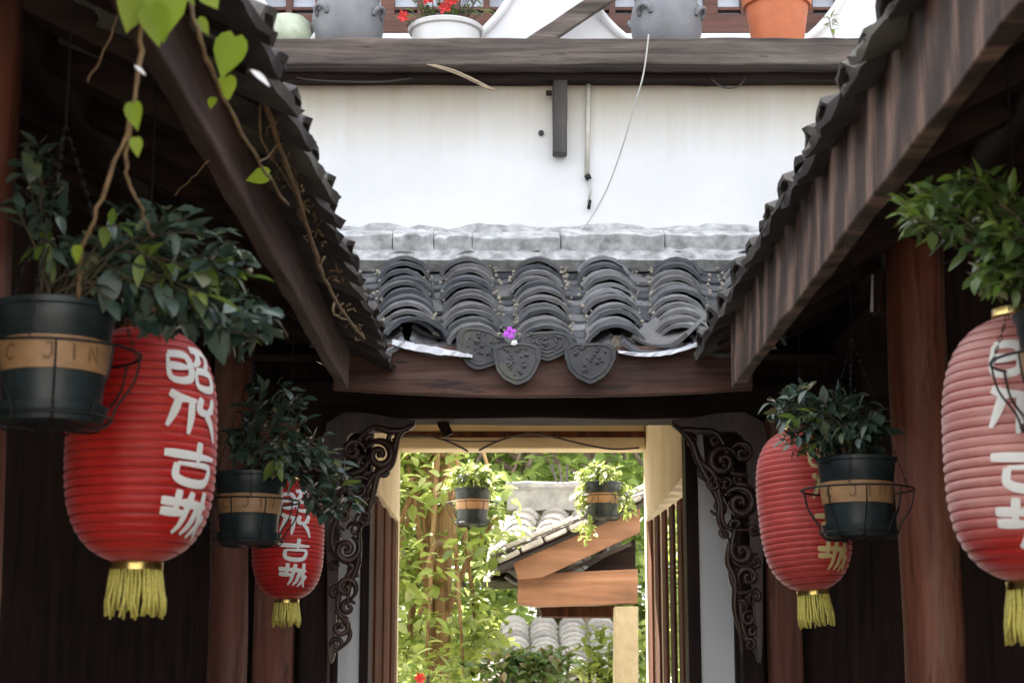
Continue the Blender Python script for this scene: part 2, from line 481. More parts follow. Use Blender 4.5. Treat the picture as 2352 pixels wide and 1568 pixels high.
# ------------------------------------------------------------------ tiles
def arc_tile(name, w, rise, length, th, mat, warp=0.0, n=7, inv=False, taper=0.94, tongue=0.0):
    # local: x across, y up the slope, z out of the roof; origin at middle of the front edge, at the rim
    R = (w*w/4 + rise*rise) / (2*rise)
    a0 = math.asin(min(1, (w/2)/R))
    vs, fs = [], []
    L = 3
    for j in range(L):
        y = length * j / (L - 1)
        k = 1 + (taper - 1) * j / (L - 1)
        for layer in (0, 1):
            for i in range(n):
                a = -a0 + 2*a0*i/(n-1)
                r = R + (th if layer else 0)
                x = r*math.sin(a)*k; z = (r*math.cos(a) - (R - rise))*k
                if inv: z = rise - z + th
                vs.append((x + U(-warp,warp), y + (tongue*(a/a0)**2 if j == 0 else 0) + (U(-warp,warp)*1.5), z + U(-warp,warp)))
    S = 2*n
    def id(j, l, i): return j*S + l*n + i
    for j in range(L-1):
        for i in range(n-1):
            fs.append((id(j,1,i), id(j,1,i+1), id(j+1,1,i+1), id(j+1,1,i)))
            fs.append((id(j,0,i), id(j+1,0,i), id(j+1,0,i+1), id(j,0,i+1)))
        for i in (0, n-1):
            fs.append((id(j,0,i), id(j,1,i), id(j+1,1,i), id(j+1,0,i)))
    for j in (0, L-1):
        for i in range(n-1):
            fs.append((id(j,0,i), id(j,0,i+1), id(j,1,i+1), id(j,1,i)))
    m = MB(); m.add(vs, fs)
    me = m.mesh(name, mat, True)
    me.set_sharp_from_angle(angle=math.radians(50))
    return me
def frame(ex, ey, ez, o):
    m = Matrix.Identity(4)
    for i in range(3):
        m[i][0] = ex[i]; m[i][1] = ey[i]; m[i][2] = ez[i]; m[i][3] = o[i]
    return m
def lay_tile(me, name, parent, ex, ey, pos, tilt=0.0, roll=0.0, yaw=0.0, scale=1.0):
    ex = Vector(ex).normalized(); ey = Vector(ey).normalized()
    ez = ex.cross(ey).normalized(); ex = ey.cross(ez).normalized()
    mw = frame(ex, ey, ez, pos) @ Matrix.Rotation(-tilt, 4, 'X') @ Matrix.Rotation(roll, 4, 'Y') @ Matrix.Rotation(yaw, 4, 'Z') @ Matrix.Scale(scale, 4)
    o = bpy.data.objects.new(name, me)
    return place(o, parent, mw)

# ------------------------------------------------------------------ gatehouse across the end of the courtyard
WY = 5.75
gate = thing('gatehouse', 'white plastered gatehouse with open passage at the end of the courtyard', 'building', (0, WY, 0))
PL, PR = -0.496, 0.585                     # passage side walls
w = MB()
w.box(-1.9, 2.1, WY, WY+0.1, 2.95, 3.655)
w.box(-0.64, 0.84, WY, WY+0.1, 2.56, 2.948)
w.box(-0.58, PL, WY, WY+0.1, 0, 2.56)
w.box(PR+0.03, 0.735, WY, WY+0.1, 0, 2.56)
w.build('wall', M['plaster'], gate)
# end boarding of the galleries beside the door
eb = MB(); eb.prism([(-0.565,0),(-0.565,2.60),(-0.66,2.652),(-2.2,3.437),(-2.2,0)], WY-0.035, WY-0.004); eb.build('side_panel', M['dark_wood_z'], gate)
eb = MB(); eb.prism([(0.722,0),(0.722,2.605),(0.86,2.677),(2.4,3.462),(2.4,0)], WY-0.035, WY-0.004); eb.build('side_panel', M['dark_wood_z'], gate)
# passage
for s, x in ((-1, PL), (1, PR)):
    pw = MB()
    xa, xb = (x-0.08, x) if s < 0 else (x, x+0.08)
    pw.box(xa, xb, WY+0.102, 7.7, 2.29, 2.86)
    pw.box(xa, xb, 7.62, 7.7, 0, 2.29)
    pw.build('passage_wall', M['plaster_cream'], gate)
    n = 8
    for i in range(n):
        y0 = WY + 0.13 + i * 0.222
        sl = MB()
        if s < 0:
            sl.box(xa+0.02+0.006*(i%2), xb-0.016+0.006*(i%2), y0, y0+0.185, 0.3, 2.287)
        else:
            f0 = 0.075*(1-i/(n-1))
            sl.beam((PR+0.012+f0, y0, 1.29), (PR+0.012+f0-0.004, y0+0.125, 1.29), 0.012, 1.98, n=1)
        sl.build('slat', M['slat_wood'], gate, bevel=0.006)
    rail = MB(); rail.box(xa+0.025, xb-0.025, WY+0.11, 7.6, 0.2, 0.298); rail.build('rail', M['slat_wood'], gate)
c = MB(); c.box(PL-0.08, PR+0.08, WY+0.102, 7.9, 2.862, 2.95); c.build('ceiling', M['plaster_cream'], gate)
fl = MB(); fl.box(PL+0.002, PR-0.002, 7.56, 7.7, PZW(1030, 7.56), 2.858); fl.build('far_lintel', M['plaster_cream'], gate, bevel=0.008)
tr = MB(); tr.box(PL+0.004, PR-0.004, 7.535, 7.558, PZW(1003, 7.54), PZW(990, 7.54)); tr.build('trim', M['slat_wood'], gate)
# lintel and door jambs
li = MB(); li.beam((-1.3, 5.66, 2.497), (1.5, 5.66, 2.497), 0.16, 0.122, n=10, jit=0.003); li.build('lintel', M['dark_wood_x'], gate, bevel=0.008)
pg = MB(); pg.beam(P(1012, 962, 5.7), P(1030, 1000, 5.7), 0.035, 0.03, up=(0,1,0)); pg.build('peg', M['dark_wood_z'], gate)
for x0, x1 in ((PL+0.001, PL+0.03), (PR-0.012, PR+0.028)):
    j = MB(); j.box(x0, x1, WY-0.02, WY+0.1, 0, 2.43); j.build('jamb', M['dark_wood_z'], gate, bevel=0.004)
for cx, wd, yy in ((725, 66, 5.55), (1800, 74, 5.6), (632, 90, 5.66), (1725, 50, 5.66)):
    X = PXW(cx, yy, 1400)
    hw = wd/2/4000*yy
    j = MB(); j.beam((X, yy, 0), (X, yy, 2.435), hw*2, 0.08, up=(0,1,0), n=6, jit=0.002); j.build('post', M['red_wood'] if cx in (1800, 632) else M['dark_wood_z'], gate, bevel=0.01)

# carved brackets
def bracket(pts, scrolls, Y, leaves):
    cc = [P(x, y, Y) for x, y in pts]
    sp = spline(cc + [cc[0]], 4)[:-1]
    poly = [(p.x, p.z) for p in sp]
    b = MB(); b.prism(poly, Y, Y+0.035)
    br = b.build('carved_bracket', M['carved'], gate, bevel=0.006)
    for (x, y, r, turns, a0, hand) in scrolls:
        c0 = P(x, y, Y - 0.010)
        R = r / 4000 * Y
        pts3 = []; rad = []
        N = int(26 * turns)
        for i in range(N + 1):
            t = i / N
            rr = R * (1 - 0.86 * t)
            a = a0 + hand * t * turns * 2 * math.pi
            pts3.append((c0.x + rr*math.cos(a), c0.y - 0.012*t, c0.z + rr*math.sin(a)))
            rad.append(R * (0.33 - 0.14 * t) * (0.35 + 0.65*min(1, t*5)))
        s = MB(); s.tube(pts3, rad, 7)
        s.lathe([(R*0.02, 0), (R*0.17, R*0.03), (R*0.2, R*0.12), (R*0.1, R*0.25), (0.0005, R*0.27)], (c0.x, c0.y-0.004, c0.z), 10, Matrix.Rotation(math.pi/2, 3, 'X'))
        s.build('scroll', M['carved'], br, smooth=True)
    for pl, r0 in leaves:
        s = MB()
        q = spline([P(x, y, Y - 0.008) for x, y in pl], 6)
        m = len(q)
        s.tube(q, [r0*(0.25 + 0.75*math.sin(math.pi*min(1, (i+0.6)/m)**0.7)) for i in range(m)], 7)
        s.build('tendril', M['carved'], br, smooth=True)
bracket([(955,966),(945,984),(900,990),(850,992),(800,1000),(790,1080),(782,1200),(778,1320),(772,1420),(768,1505),(752,1505),(750,1300),(750,968)],
        [(872,1045,36,1.5,2.6,-1),(825,1122,30,1.4,0.5,1),(836,1192,20,1.3,3.4,-1),(796,1262,32,1.5,1.2,-1),(795,1350,26,1.4,-1.2,1),(782,1440,22,1.4,2.0,-1),(812,1035,26,1.3,0.0,1),(790,1180,22,1.3,1.0,1)],
        5.42, [([(950,975),(915,1000),(898,1065),(868,1090),(858,1130),(842,1190),(825,1215)], 0.013), ([(905,1010),(895,1070),(855,1095),(835,1150),(842,1205)], 0.011), ([(815,1160),(770,1200),(765,1260),(810,1300),(822,1325)], 0.013),
               ([(825,1215),(822,1290),(802,1350),(800,1395)], 0.011), ([(830,1290),(800,1320),(775,1390),(800,1420)], 0.010), ([(770,1400),(800,1440),(800,1470),(765,1500)], 0.009), ([(940,985),(900,990),(850,985),(790,1050)], 0.012),
               ([(790,1090),(830,1080),(850,1050)], 0.010), ([(775,1140),(800,1120),(830,1140)], 0.009)])
bracket([(1542,966),(1552,984),(1600,990),(1650,992),(1705,1000),(1716,1080),(1724,1200),(1728,1320),(1734,1420),(1738,1505),(1752,1505),(1754,1300),(1754,968)],
        [(1660,1060,36,1.5,0.4,1),(1700,1155,38,1.5,2.6,-1),(1640,1112,20,1.3,0.3,1),(1705,1268,27,1.4,1.8,1),(1718,1325,25,1.4,4.0,-1),(1720,1420,18,1.3,1.0,1),(1722,1480,15,1.2,2.5,-1),(1705,1040,26,1.3,2.9,-1)],
        5.42, [([(1548,975),(1585,1010),(1605,1060),(1625,1100),(1650,1150),(1652,1200),(1676,1240)], 0.013), ([(1590,1010),(1610,1060),(1640,1090),(1655,1150),(1668,1210),(1740,1215)], 0.012), ([(1690,1210),(1680,1270),(1700,1300),(1745,1290)], 0.011),
               ([(1676,1240),(1672,1290),(1688,1330),(1688,1400),(1700,1450),(1706,1500)], 0.011), ([(1676,1310),(1695,1360),(1740,1350)], 0.010), ([(1700,1380),(1706,1440),(1735,1500)], 0.009), ([(1560,985),(1600,990),(1650,1000),(1690,1090)], 0.012),
               ([(1720,1090),(1680,1085),(1655,1050)], 0.010), ([(1735,1130),(1700,1110),(1672,1140)], 0.009)])

for bx, sgn in ((0, 1), (1, -1)):
    pts_ = [(905,1005),(880,1085),(845,1095),(800,1100),(852,1150),(800,1150),(815,1215),(775,1225),(812,1310),(770,1300),(772,1360),(800,1395),(775,1480),(850,1010),(835,1060)] if bx == 0 else \
           [(1590,1015),(1618,1085),(1655,1110),(1690,1100),(1650,1165),(1690,1205),(1665,1225),(1730,1215),(1690,1310),(1735,1290),(1735,1370),(1700,1390),(1730,1450),(1640,1010),(1668,1110)]
    for (x_, y_) in pts_:
        q_ = P(x_, y_, 5.425); R_ = U(13, 19)/4000*5.4; a_ = U(0, 6.28); h_ = random.choice((-1, 1)); N_ = 22
        s_ = MB(); s_.tube([(q_.x+R_*(1-0.8*i/N_)*math.cos(a_+h_*i/N_*7.5), q_.y-0.012*i/N_, q_.z+R_*(1-0.8*i/N_)*math.sin(a_+h_*i/N_*7.5)) for i in range(N_+1)], [R_*(0.42-0.18*i/N_)*min(1, 0.3+i/6) for i in range(N_+1)], 7)
        s_.build('scroll', M['carved'], [o for o in bpy.data.objects if o.name.startswith('carved_bracket')][bx], smooth=True)
    cb_ = MB()
    tri = [(776,964),(776,1185),(800,1180),(826,1100),(838,1080),(842,964)] if bx == 0 else [(1726,964),(1726,1215),(1690,1190),(1650,1115),(1622,1080),(1612,964)]
    cb_.prism([(P(x_, y_, 5.58).x, min(P(x_, y_, 5.58).z, 2.433)) for x_, y_ in tri], 5.58, 5.60)
    cb_.build('dark_backing', M['dark_wood_z'], gate)  # dark sheet added behind the openwork so the white wall stays hidden

# balcony beam, deck and upper storey
ZB0, ZB1 = PZW(148, 5.6), PZW(86, 5.6)
bb = MB(); bb.beam((-1.5, 5.675, (ZB0+ZB1)/2), (1.6, 5.675, (ZB0+ZB1)/2), 0.146, ZB1-ZB0, n=40, jit=0.0022); bb.build('balcony_beam', M['grey_wood'], gate, bevel=0.006)
bd = MB(); bd.box(-1.5, 1.6, WY+0.002, 6.1, 3.66, ZB1-0.004); bd.build('balcony_deck', M['grey_wood'], gate)
ub = MB(); ub.beam((-1.5, 5.712, ZB0-0.014), (1.6, 5.712, ZB0-0.014), 0.06, 0.022, n=20, jit=0.003); ub.build('ledger', M['dark_wood_x'], gate)
bp0, bp1 = P(1286, 170, 5.715), P(1286, 356, 5.715)
bk = MB(); bk.beam((bp0.x, 5.715, ZB0-0.004), bp1, 0.048, 0.055, up=(0,1,0), n=5, jit=0.0015); bk.build('bracket_post', M['grey_wood_z'], gate, bevel=0.004)
pgn = MB(); a = P(1254, 214, 5.715); pgn.beam(a, P(1268, 214, 5.715), 0.015, 0.014); pgn.build('peg', M['dark_wood_x'], gate)
UY = 6.1
mw_c = [P(886, -148, UY), P(1640, -150, UY)]
RAD = 0.535
def upper_wall():
    m = MB()
    z0, z1 = ZB1-0.002, 8.4  # unseen top carried this high to keep the sun off the courtyard
    hs = RAD + 0.06
    zc = (mw_c[0].z + mw_c[1].z)/2
    for c0 in mw_c: c0.z = zc
    zb, zt = zc - hs, zc + hs
    y0, y1 = UY, UY+0.14
    xs = [-4.0, mw_c[0].x-hs, mw_c[0].x+hs, mw_c[1].x-hs, mw_c[1].x+hs, 4.0]
    for i in (0, 2, 4):
        m.box(xs[i], xs[i+1], y0, y1, zb, zt)
    m.box(-4, 4, y0, y1, z0-0.6, zb)
    m.box(-4, 4, y0, y1, zt, z1)
    N = 64
    for c0 in mw_c:
        vs, fs = [], []
        for k in range(N):
            t = 2*math.pi*k/N
            ca, sa = math.cos(t), math.sin(t)
            q = hs / max(abs(ca), abs(sa))
            for (rr, yy) in ((q, y0), (RAD, y0), (RAD, y1), (q, y1)):
                vs.append((c0.x+rr*ca, yy, c0.z+rr*sa))
        for k in range(N):
            k2 = (k+1) % N
            for e in range(3):
                fs.append((k*4+e, k2*4+e, k2*4+e+1, k*4+e+1))
        m.add(vs, fs)
    m.build('upper_wall', M['plaster_plain'], gate)
    for c0 in mw_c:
        rim = MB()
        rim.tube([(c0.x + (RAD-0.004)*math.cos(t), UY-0.012, c0.z + (RAD-0.004)*math.sin(t)) for t in np.linspace(0, 2*math.pi, 65)], 0.016, 6)
        rim.build('window_rim', M['plaster_plain'], gate, smooth=True)
        zf = PZW(66, UY+0.1)
        win = MB(); win.box(c0.x-RAD-0.05, c0.x+RAD+0.05, UY+0.142, UY+0.2, zf, zf+0.075)
        fr = win.build('window', M['window_wood'], gate, bevel=0.004)
        sill = MB(); sill.box(c0.x-RAD-0.05, c0.x+RAD+0.05, UY+0.143, UY+0.26, zf-0.5, zf-0.002); sill.build('sill', M['plaster_plain'], fr)
        for k in range(-4, 5):
            b = MB(); wv = 0.026 if k % 2 == 0 else 0.012
            b.box(c0.x+k*0.125-wv, c0.x+k*0.125+wv, UY+0.146, UY+0.19, zf+0.076, zf+1.2); b.build('mullion', M['window_wood'], fr)
        for k in range(12):
            b = MB(); zz = zf+0.095+k*0.09
            b.box(c0.x-RAD-0.05, c0.x+RAD+0.05, UY+0.152, UY+0.183, zz, zz+0.012); b.build('glazing_bar', M['window_wood'], fr)
        p = MB(); p.box(c0.x-RAD-0.05, c0.x+RAD+0.05, UY+0.192, UY+0.198, zf+0.076, zf+1.2); p.build('pane', M['pane'], fr)
upper_wall()
ur = MB(); ur.add([(-4.3,5.7,8.3),(4.3,5.7,8.3),(4.3,8.0,9.0),(-4.3,8.0,9.0),(-4.3,5.7,8.4),(4.3,5.7,8.4),(4.3,8.0,9.1),(-4.3,8.0,9.1)],
       [(0,3,2,1),(4,5,6,7),(0,1,5,4),(1,2,6,5),(2,3,7,6),(3,0,4,7)])
ur.build('added_unseen_roof', M['eave_tile'], gate)  # out-of-view roof slab, added to block the sun
bwk = MB(); bwk.box(-4, 4, 7.9, 8.0, 2.955, 8.9); bwk.build('back_wall', M['plaster_plain'], gate)

# lean-to tiled roof over the gate
EAVE_Y, TOP_Y = 5.0, 5.68
CROWN0, CROWN1 = 2.627, 3.031
SL = math.atan2(CROWN1-CROWN0, TOP_Y-EAVE_Y)
LEN = math.hypot(CROWN1-CROWN0, TOP_Y-EAVE_Y)
RISE = 0.047
porch_mb = MB()
porch_mb.add([(-0.80,4.99,2.515),(0.95,4.99,2.515),(0.95,5.748,2.955),(-0.80,5.748,2.955),(-0.80,4.99,2.535),(0.95,4.99,2.535),(0.95,5.748,2.975),(-0.80,5.748,2.975)],
       [(0,3,2,1),(4,5,6,7),(0,1,5,4),(1,2,6,5),(2,3,7,6),(3,0,4,7)])
porch = porch_mb.build('roof', M['dark_wood_x'], gate)
cover_v = [arc_tile('tile', 0.152*k, RISE, 0.17, 0.0115, M['tile'], 0.0017, 13) for k in (0.97, 1.0, 1.04, 1.0, 1.02)]
pan_v = [arc_tile('pan_tile', 0.165, 0.034, 0.17, 0.012, M['tile'], 0.002, 7, inv=True) for k in range(3)]
cols = [(-0.505,-0.60),(-0.299,-0.373),(-0.103,-0.147),(0.100,0.086),(0.309,0.305),(0.506,0.552),(0.715,0.790)]
NR = 12
def crown(s): return EAVE_Y + (TOP_Y-EAVE_Y)*s, CROWN0 + (CROWN1-CROWN0)*s
for ci, (xb, xt) in enumerate(cols):
    bow = U(-0.012, 0.012)
    for r in range(NR):
        if ci in (1, 5) and r == 0: continue
        s = r / (NR - 0.3)
        y, z = crown(s)
        x = xb + (xt-xb)*s + bow*math.sin(math.pi*s) + U(-0.006,0.006)
        ey = Vector((xt-xb, TOP_Y-EAVE_Y, CROWN1-CROWN0))
        lay_tile(random.choice(cover_v), 'tile', porch, (1,0,0), ey, (x, y+U(-0.006,0.006), z-RISE-0.013+U(-0.004,0.004)),
                 tilt=math.radians(11)+U(-0.05,0.05), roll=U(-0.07,0.07), yaw=U(-0.07,0.07))
for ci in range(len(cols)-1):
    xb = (cols[ci][0]+cols[ci+1][0])/2; xt = (cols[ci][1]+cols[ci+1][1])/2
    for r in range(11):
        s = r / 10.6
        y, z = crown(s)
        x = xb + (xt-xb)*s + U(-0.006,0.006)
        lay_tile(random.choice(pan_v), 'pan_tile', porch, (1,0,0), (xt-xb, TOP_Y-EAVE_Y, CROWN1-CROWN0), (x, y-0.025+U(-0.008,0.008), z-RISE-0.058+U(-0.004,0.004)),
                 tilt=math.radians(6)+U(-0.03,0.03), roll=U(-0.05,0.05), yaw=U(-0.06,0.06))
# mortar plugs in the open ends of the lowest cover tiles
for ci, (xb, xt) in enumerate(cols):
    if ci in (1, 5): continue
    m = MB(); zc = CROWN0 - RISE - 0.03
    m.prism([(xb-0.066, zc)] + [(xb+0.066*math.sin(a), zc+0.052*math.cos(a)+U(-0.003,0.003)) for a in np.linspace(-1.4,1.4,9)] + [(xb+0.066, zc)], EAVE_Y+0.03, EAVE_Y+0.06)
    m.build('mortar_plug', M['gravel'], porch)
# slipped, lifted tiles at the two outer ends of the eave
o = lay_tile(cover_v[2], 'tile', porch, (1,0,0), (-0.1, TOP_Y-EAVE_Y, CROWN1-CROWN0), (-0.275, 5.01, 2.588), tilt=math.radians(19), roll=0.13, yaw=0.1, scale=1.12)
o = lay_tile(cover_v[1], 'tile', porch, (1,0,0), (0.1, TOP_Y-EAVE_Y, CROWN1-CROWN0), (0.50, 5.02, 2.575), tilt=math.radians(12), roll=-0.1, yaw=-0.2)
lay_tile(pan_v[1], 'pan_tile', porch, (1,0,0), (0.2, 0.68, 0.40), (0.435, 4.975, 2.55), tilt=0.02, roll=-0.18, yaw=-0.2)
# mortar bed seen in the gullies and bits of gravel
for ci in range(len(cols)-1):
    xb = (cols[ci][0]+cols[ci+1][0])/2; xt = (cols[ci][1]+cols[ci+1][1])/2
    g = MB()
    for k in range(70):
        s = rnd(); y, z = crown(s)
        sd = random.choice((-1,1)) * U(0.012, 0.045)
        cx = xb + (xt-xb)*s + sd
        q = U(0.003, 0.008)
        g.lathe([(q*0.6,-q*0.7),(q,0),(q*0.6,q*0.7)], (cx, y, z-RISE-0.012+abs(sd)*0.35), 5, Matrix.Rotation(rnd()*6, 3, 'X'))
    tag(g.build('gravel', M['gravel'], porch), kind='stuff')
# mortar strip and ragged flashing between tiles and wall
def strip(y_lo, y_hi, Ylo, Yhi, mat, name, jit, zthick=0.03, x0=-0.62, x1=0.86, n=44):
    vs, fs = [], []
    ph = U(0, 9)
    for i in range(n+1):
        x = x0 + (x1-x0)*i/n
        e = jit*(math.sin(i*0.55+ph)+0.6*math.sin(i*1.3+1)+U(-0.9,0.9))
        za, zb = PZW(y_lo, Ylo), PZW(y_hi, Yhi) + e
        vs += [(x, Ylo, za+U(-jit,jit)*0.5), (x, (Ylo+Yhi)/2-0.008+U(-0.005,0.005), (za+zb)/2+U(-0.004,0.004)), (x, Yhi, zb), (x, Yhi+zthick, zb-0.004), (x, Ylo+0.04, za-0.03)]
    for i in range(n):
        for k in range(5):
            k2 = (k+1) % 5
            fs.append((i*5+k, i*5+k2, i*5+5+k2, i*5+5+k))
    m = MB(); m.add(vs, fs)
    return m.build(name, mat, gate)
strip(597, 535, 5.60, 5.69, M['mortar'], 'mortar_strip', 0.004)
strip(540, 518, 5.705, 5.735, M['mortar'], 'flashing', 0.006, 0.012)
xx = -0.66; sm_ = simple('lime_slab', (0.5,0.5,0.495), 0.9, var=0.45, scale=24, bstr=1.0)
while xx < 0.84:
    ln = U(0.12, 0.42); m = MB(); zt_ = PZW(538+U(-6,7), 5.655); zb_ = PZW(584+U(-6,8), 5.6)
    m.beam((xx, 5.655, (zt_+zb_)/2), (xx+ln-0.0025, 5.655, (zt_+zb_)/2+U(-.006,.006)), 0.07+U(-0.012,0.012), zt_-zb_, up=(0,-0.5,1), n=7, jit=0.0055)
    m.build('ridge_slab', sm_, gate, bevel=0.005); xx += ln
# drip ornaments at the eave
def drip(cx, cy, wpx, hpx, Y, top=0.16, tilt=0.0, rings=True):
    c0 = P(cx, cy, Y); W_ = wpx/4000*Y*0.95; H = hpx/4000*Y*0.97
    out = [(-0.5,0.02),(-0.36,0.13),(-0.15,top),(0.15,top),(0.36,0.13),(0.5,0.02),(0.5,-0.28),(0.42,-0.58),(0.26,-0.82),(0.1,-0.94),(0,-0.98),(-0.1,-0.94),(-0.26,-0.82),(-0.42,-0.58),(-0.5,-0.28)]
    out = [(a+U(-0.018,0.018), b+U(-0.018,0.018)) for a, b in out]
    rt = Matrix.Rotation(tilt, 2)
    poly = []
    for a, b in out:
        v = rt @ Vector((a*W_, b*H)); poly.append((c0.x+v.x, c0.z+v.y))
    m = MB(); m.prism(poly, Y, Y+0.016)
    if rings:
        for k in ((0.82,) if H > W_*0.68 else (0.8, 0.6, 0.4)):
            m.tube([(c0.x+(x-c0.x)*k, Y-0.001, c0.z-0.22*H+(z-c0.z+0.22*H)*k) for x, z in poly+[poly[0]]], 0.0028, 5)
        for k in range(34):
            a, b = U(-0.36,0.36)*W_, U(-0.75,0.08)*H
            if abs(a) > W_*(0.42+0.4*b/H): continue
            q = U(0.003,0.0075)
            m.lathe([(q,0),(q*0.7,q*0.7),(0.0005,q)], (c0.x+a, Y, c0.z+b), 5, Matrix.Rotation(math.pi/2,3,'X'))
    o = m.build('drip_tile', M['drip'], porch, bevel=0.003)
    o.rotation_euler = (0,0,0)
drip(1187, 800, 116, 92, 4.94)
drip(1355, 798, 124, 90, 4.935, 0.14)
drip(1112, 772, 128, 86, 4.958, 0.2, -0.32)
drip(1256, 772, 128, 62, 4.955, 0.2)
# white plastic sheet poking out under the tiles
def sheet(pts, Y):
    vs, fs = [], []
    q = spline([P(x, y, Y) for x, y, _ in pts], 5); hs = []
    for i in range(len(pts)-1):
        for k in range(5): hs.append(pts[i][2]+(pts[i+1][2]-pts[i][2])*k/5)
    hs.append(pts[-1][2])
    for i, p in enumerate(q):
        h = hs[i]/4000*Y*0.3 + U(0,0.002)
        for dy, dz in ((0,-h),(0,h),(0.12,h+0.03),(0.12,-h+0.02)):
            vs.append((p.x, p.y+dy+U(-0.004,0.004), p.z+dz))
    n = len(q)
    for i in range(n-1):
        for k in range(4):
            k2 = (k+1)%4
            fs.append((i*4+k,i*4+k2,i*4+4+k2,i*4+4+k))
    m = MB(); m.add(vs, fs); m.build('plastic_sheet', M['plastic_sheet'], porch)
sheet([(900,786,10),(940,796,22),(1000,806,24),(1050,813,14),(1085,818,6)], 4.94)
sheet([(1420,808,6),(1480,815,11),(1540,809,13),(1600,792,14)], 4.94)
# eave board
fb = MB(); fb.beam((-0.52, 5.0, 2.505), (0.70, 5.0, 2.505), 0.03, 0.145, n=18, jit=0.0015, sag=0.022); fb.build('fascia', M['fascia_x'], gate, bevel=0.004)

# fallen magenta blossom on the gully
bl = thing('fallen_blossom', 'magenta and white blossom lying on the grey roof tiles above the eave', 'flower', P(1172, 765, 4.93))
for i, (dx, dy, mt) in enumerate(((-2,9,'petal'),(-8,-2,'petal'),(7,4,'petal'),(3,-8,'petal'),(9,-22,'petal_white'))):
    c0 = P(1172+dx, 765-dy, 4.93 - 0.004*i)
    m = MB(); s_ = U(0.008,0.012)
    m.add([(c0.x-s_,c0.y,c0.z-s_*0.5),(c0.x,c0.y-0.006,c0.z-s_),(c0.x+s_,c0.y,c0.z-s_*0.2),(c0.x+s_*0.6,c0.y+0.004,c0.z+s_*0.9),(c0.x-s_*0.6,c0.y+0.004,c0.z+s_*0.8),(c0.x,c0.y-0.01,c0.z)],
          [(0,1,5),(1,2,5),(2,3,5),(3,4,5),(4,0,5)])
    m.build('petal', M[mt], bl, smooth=True)

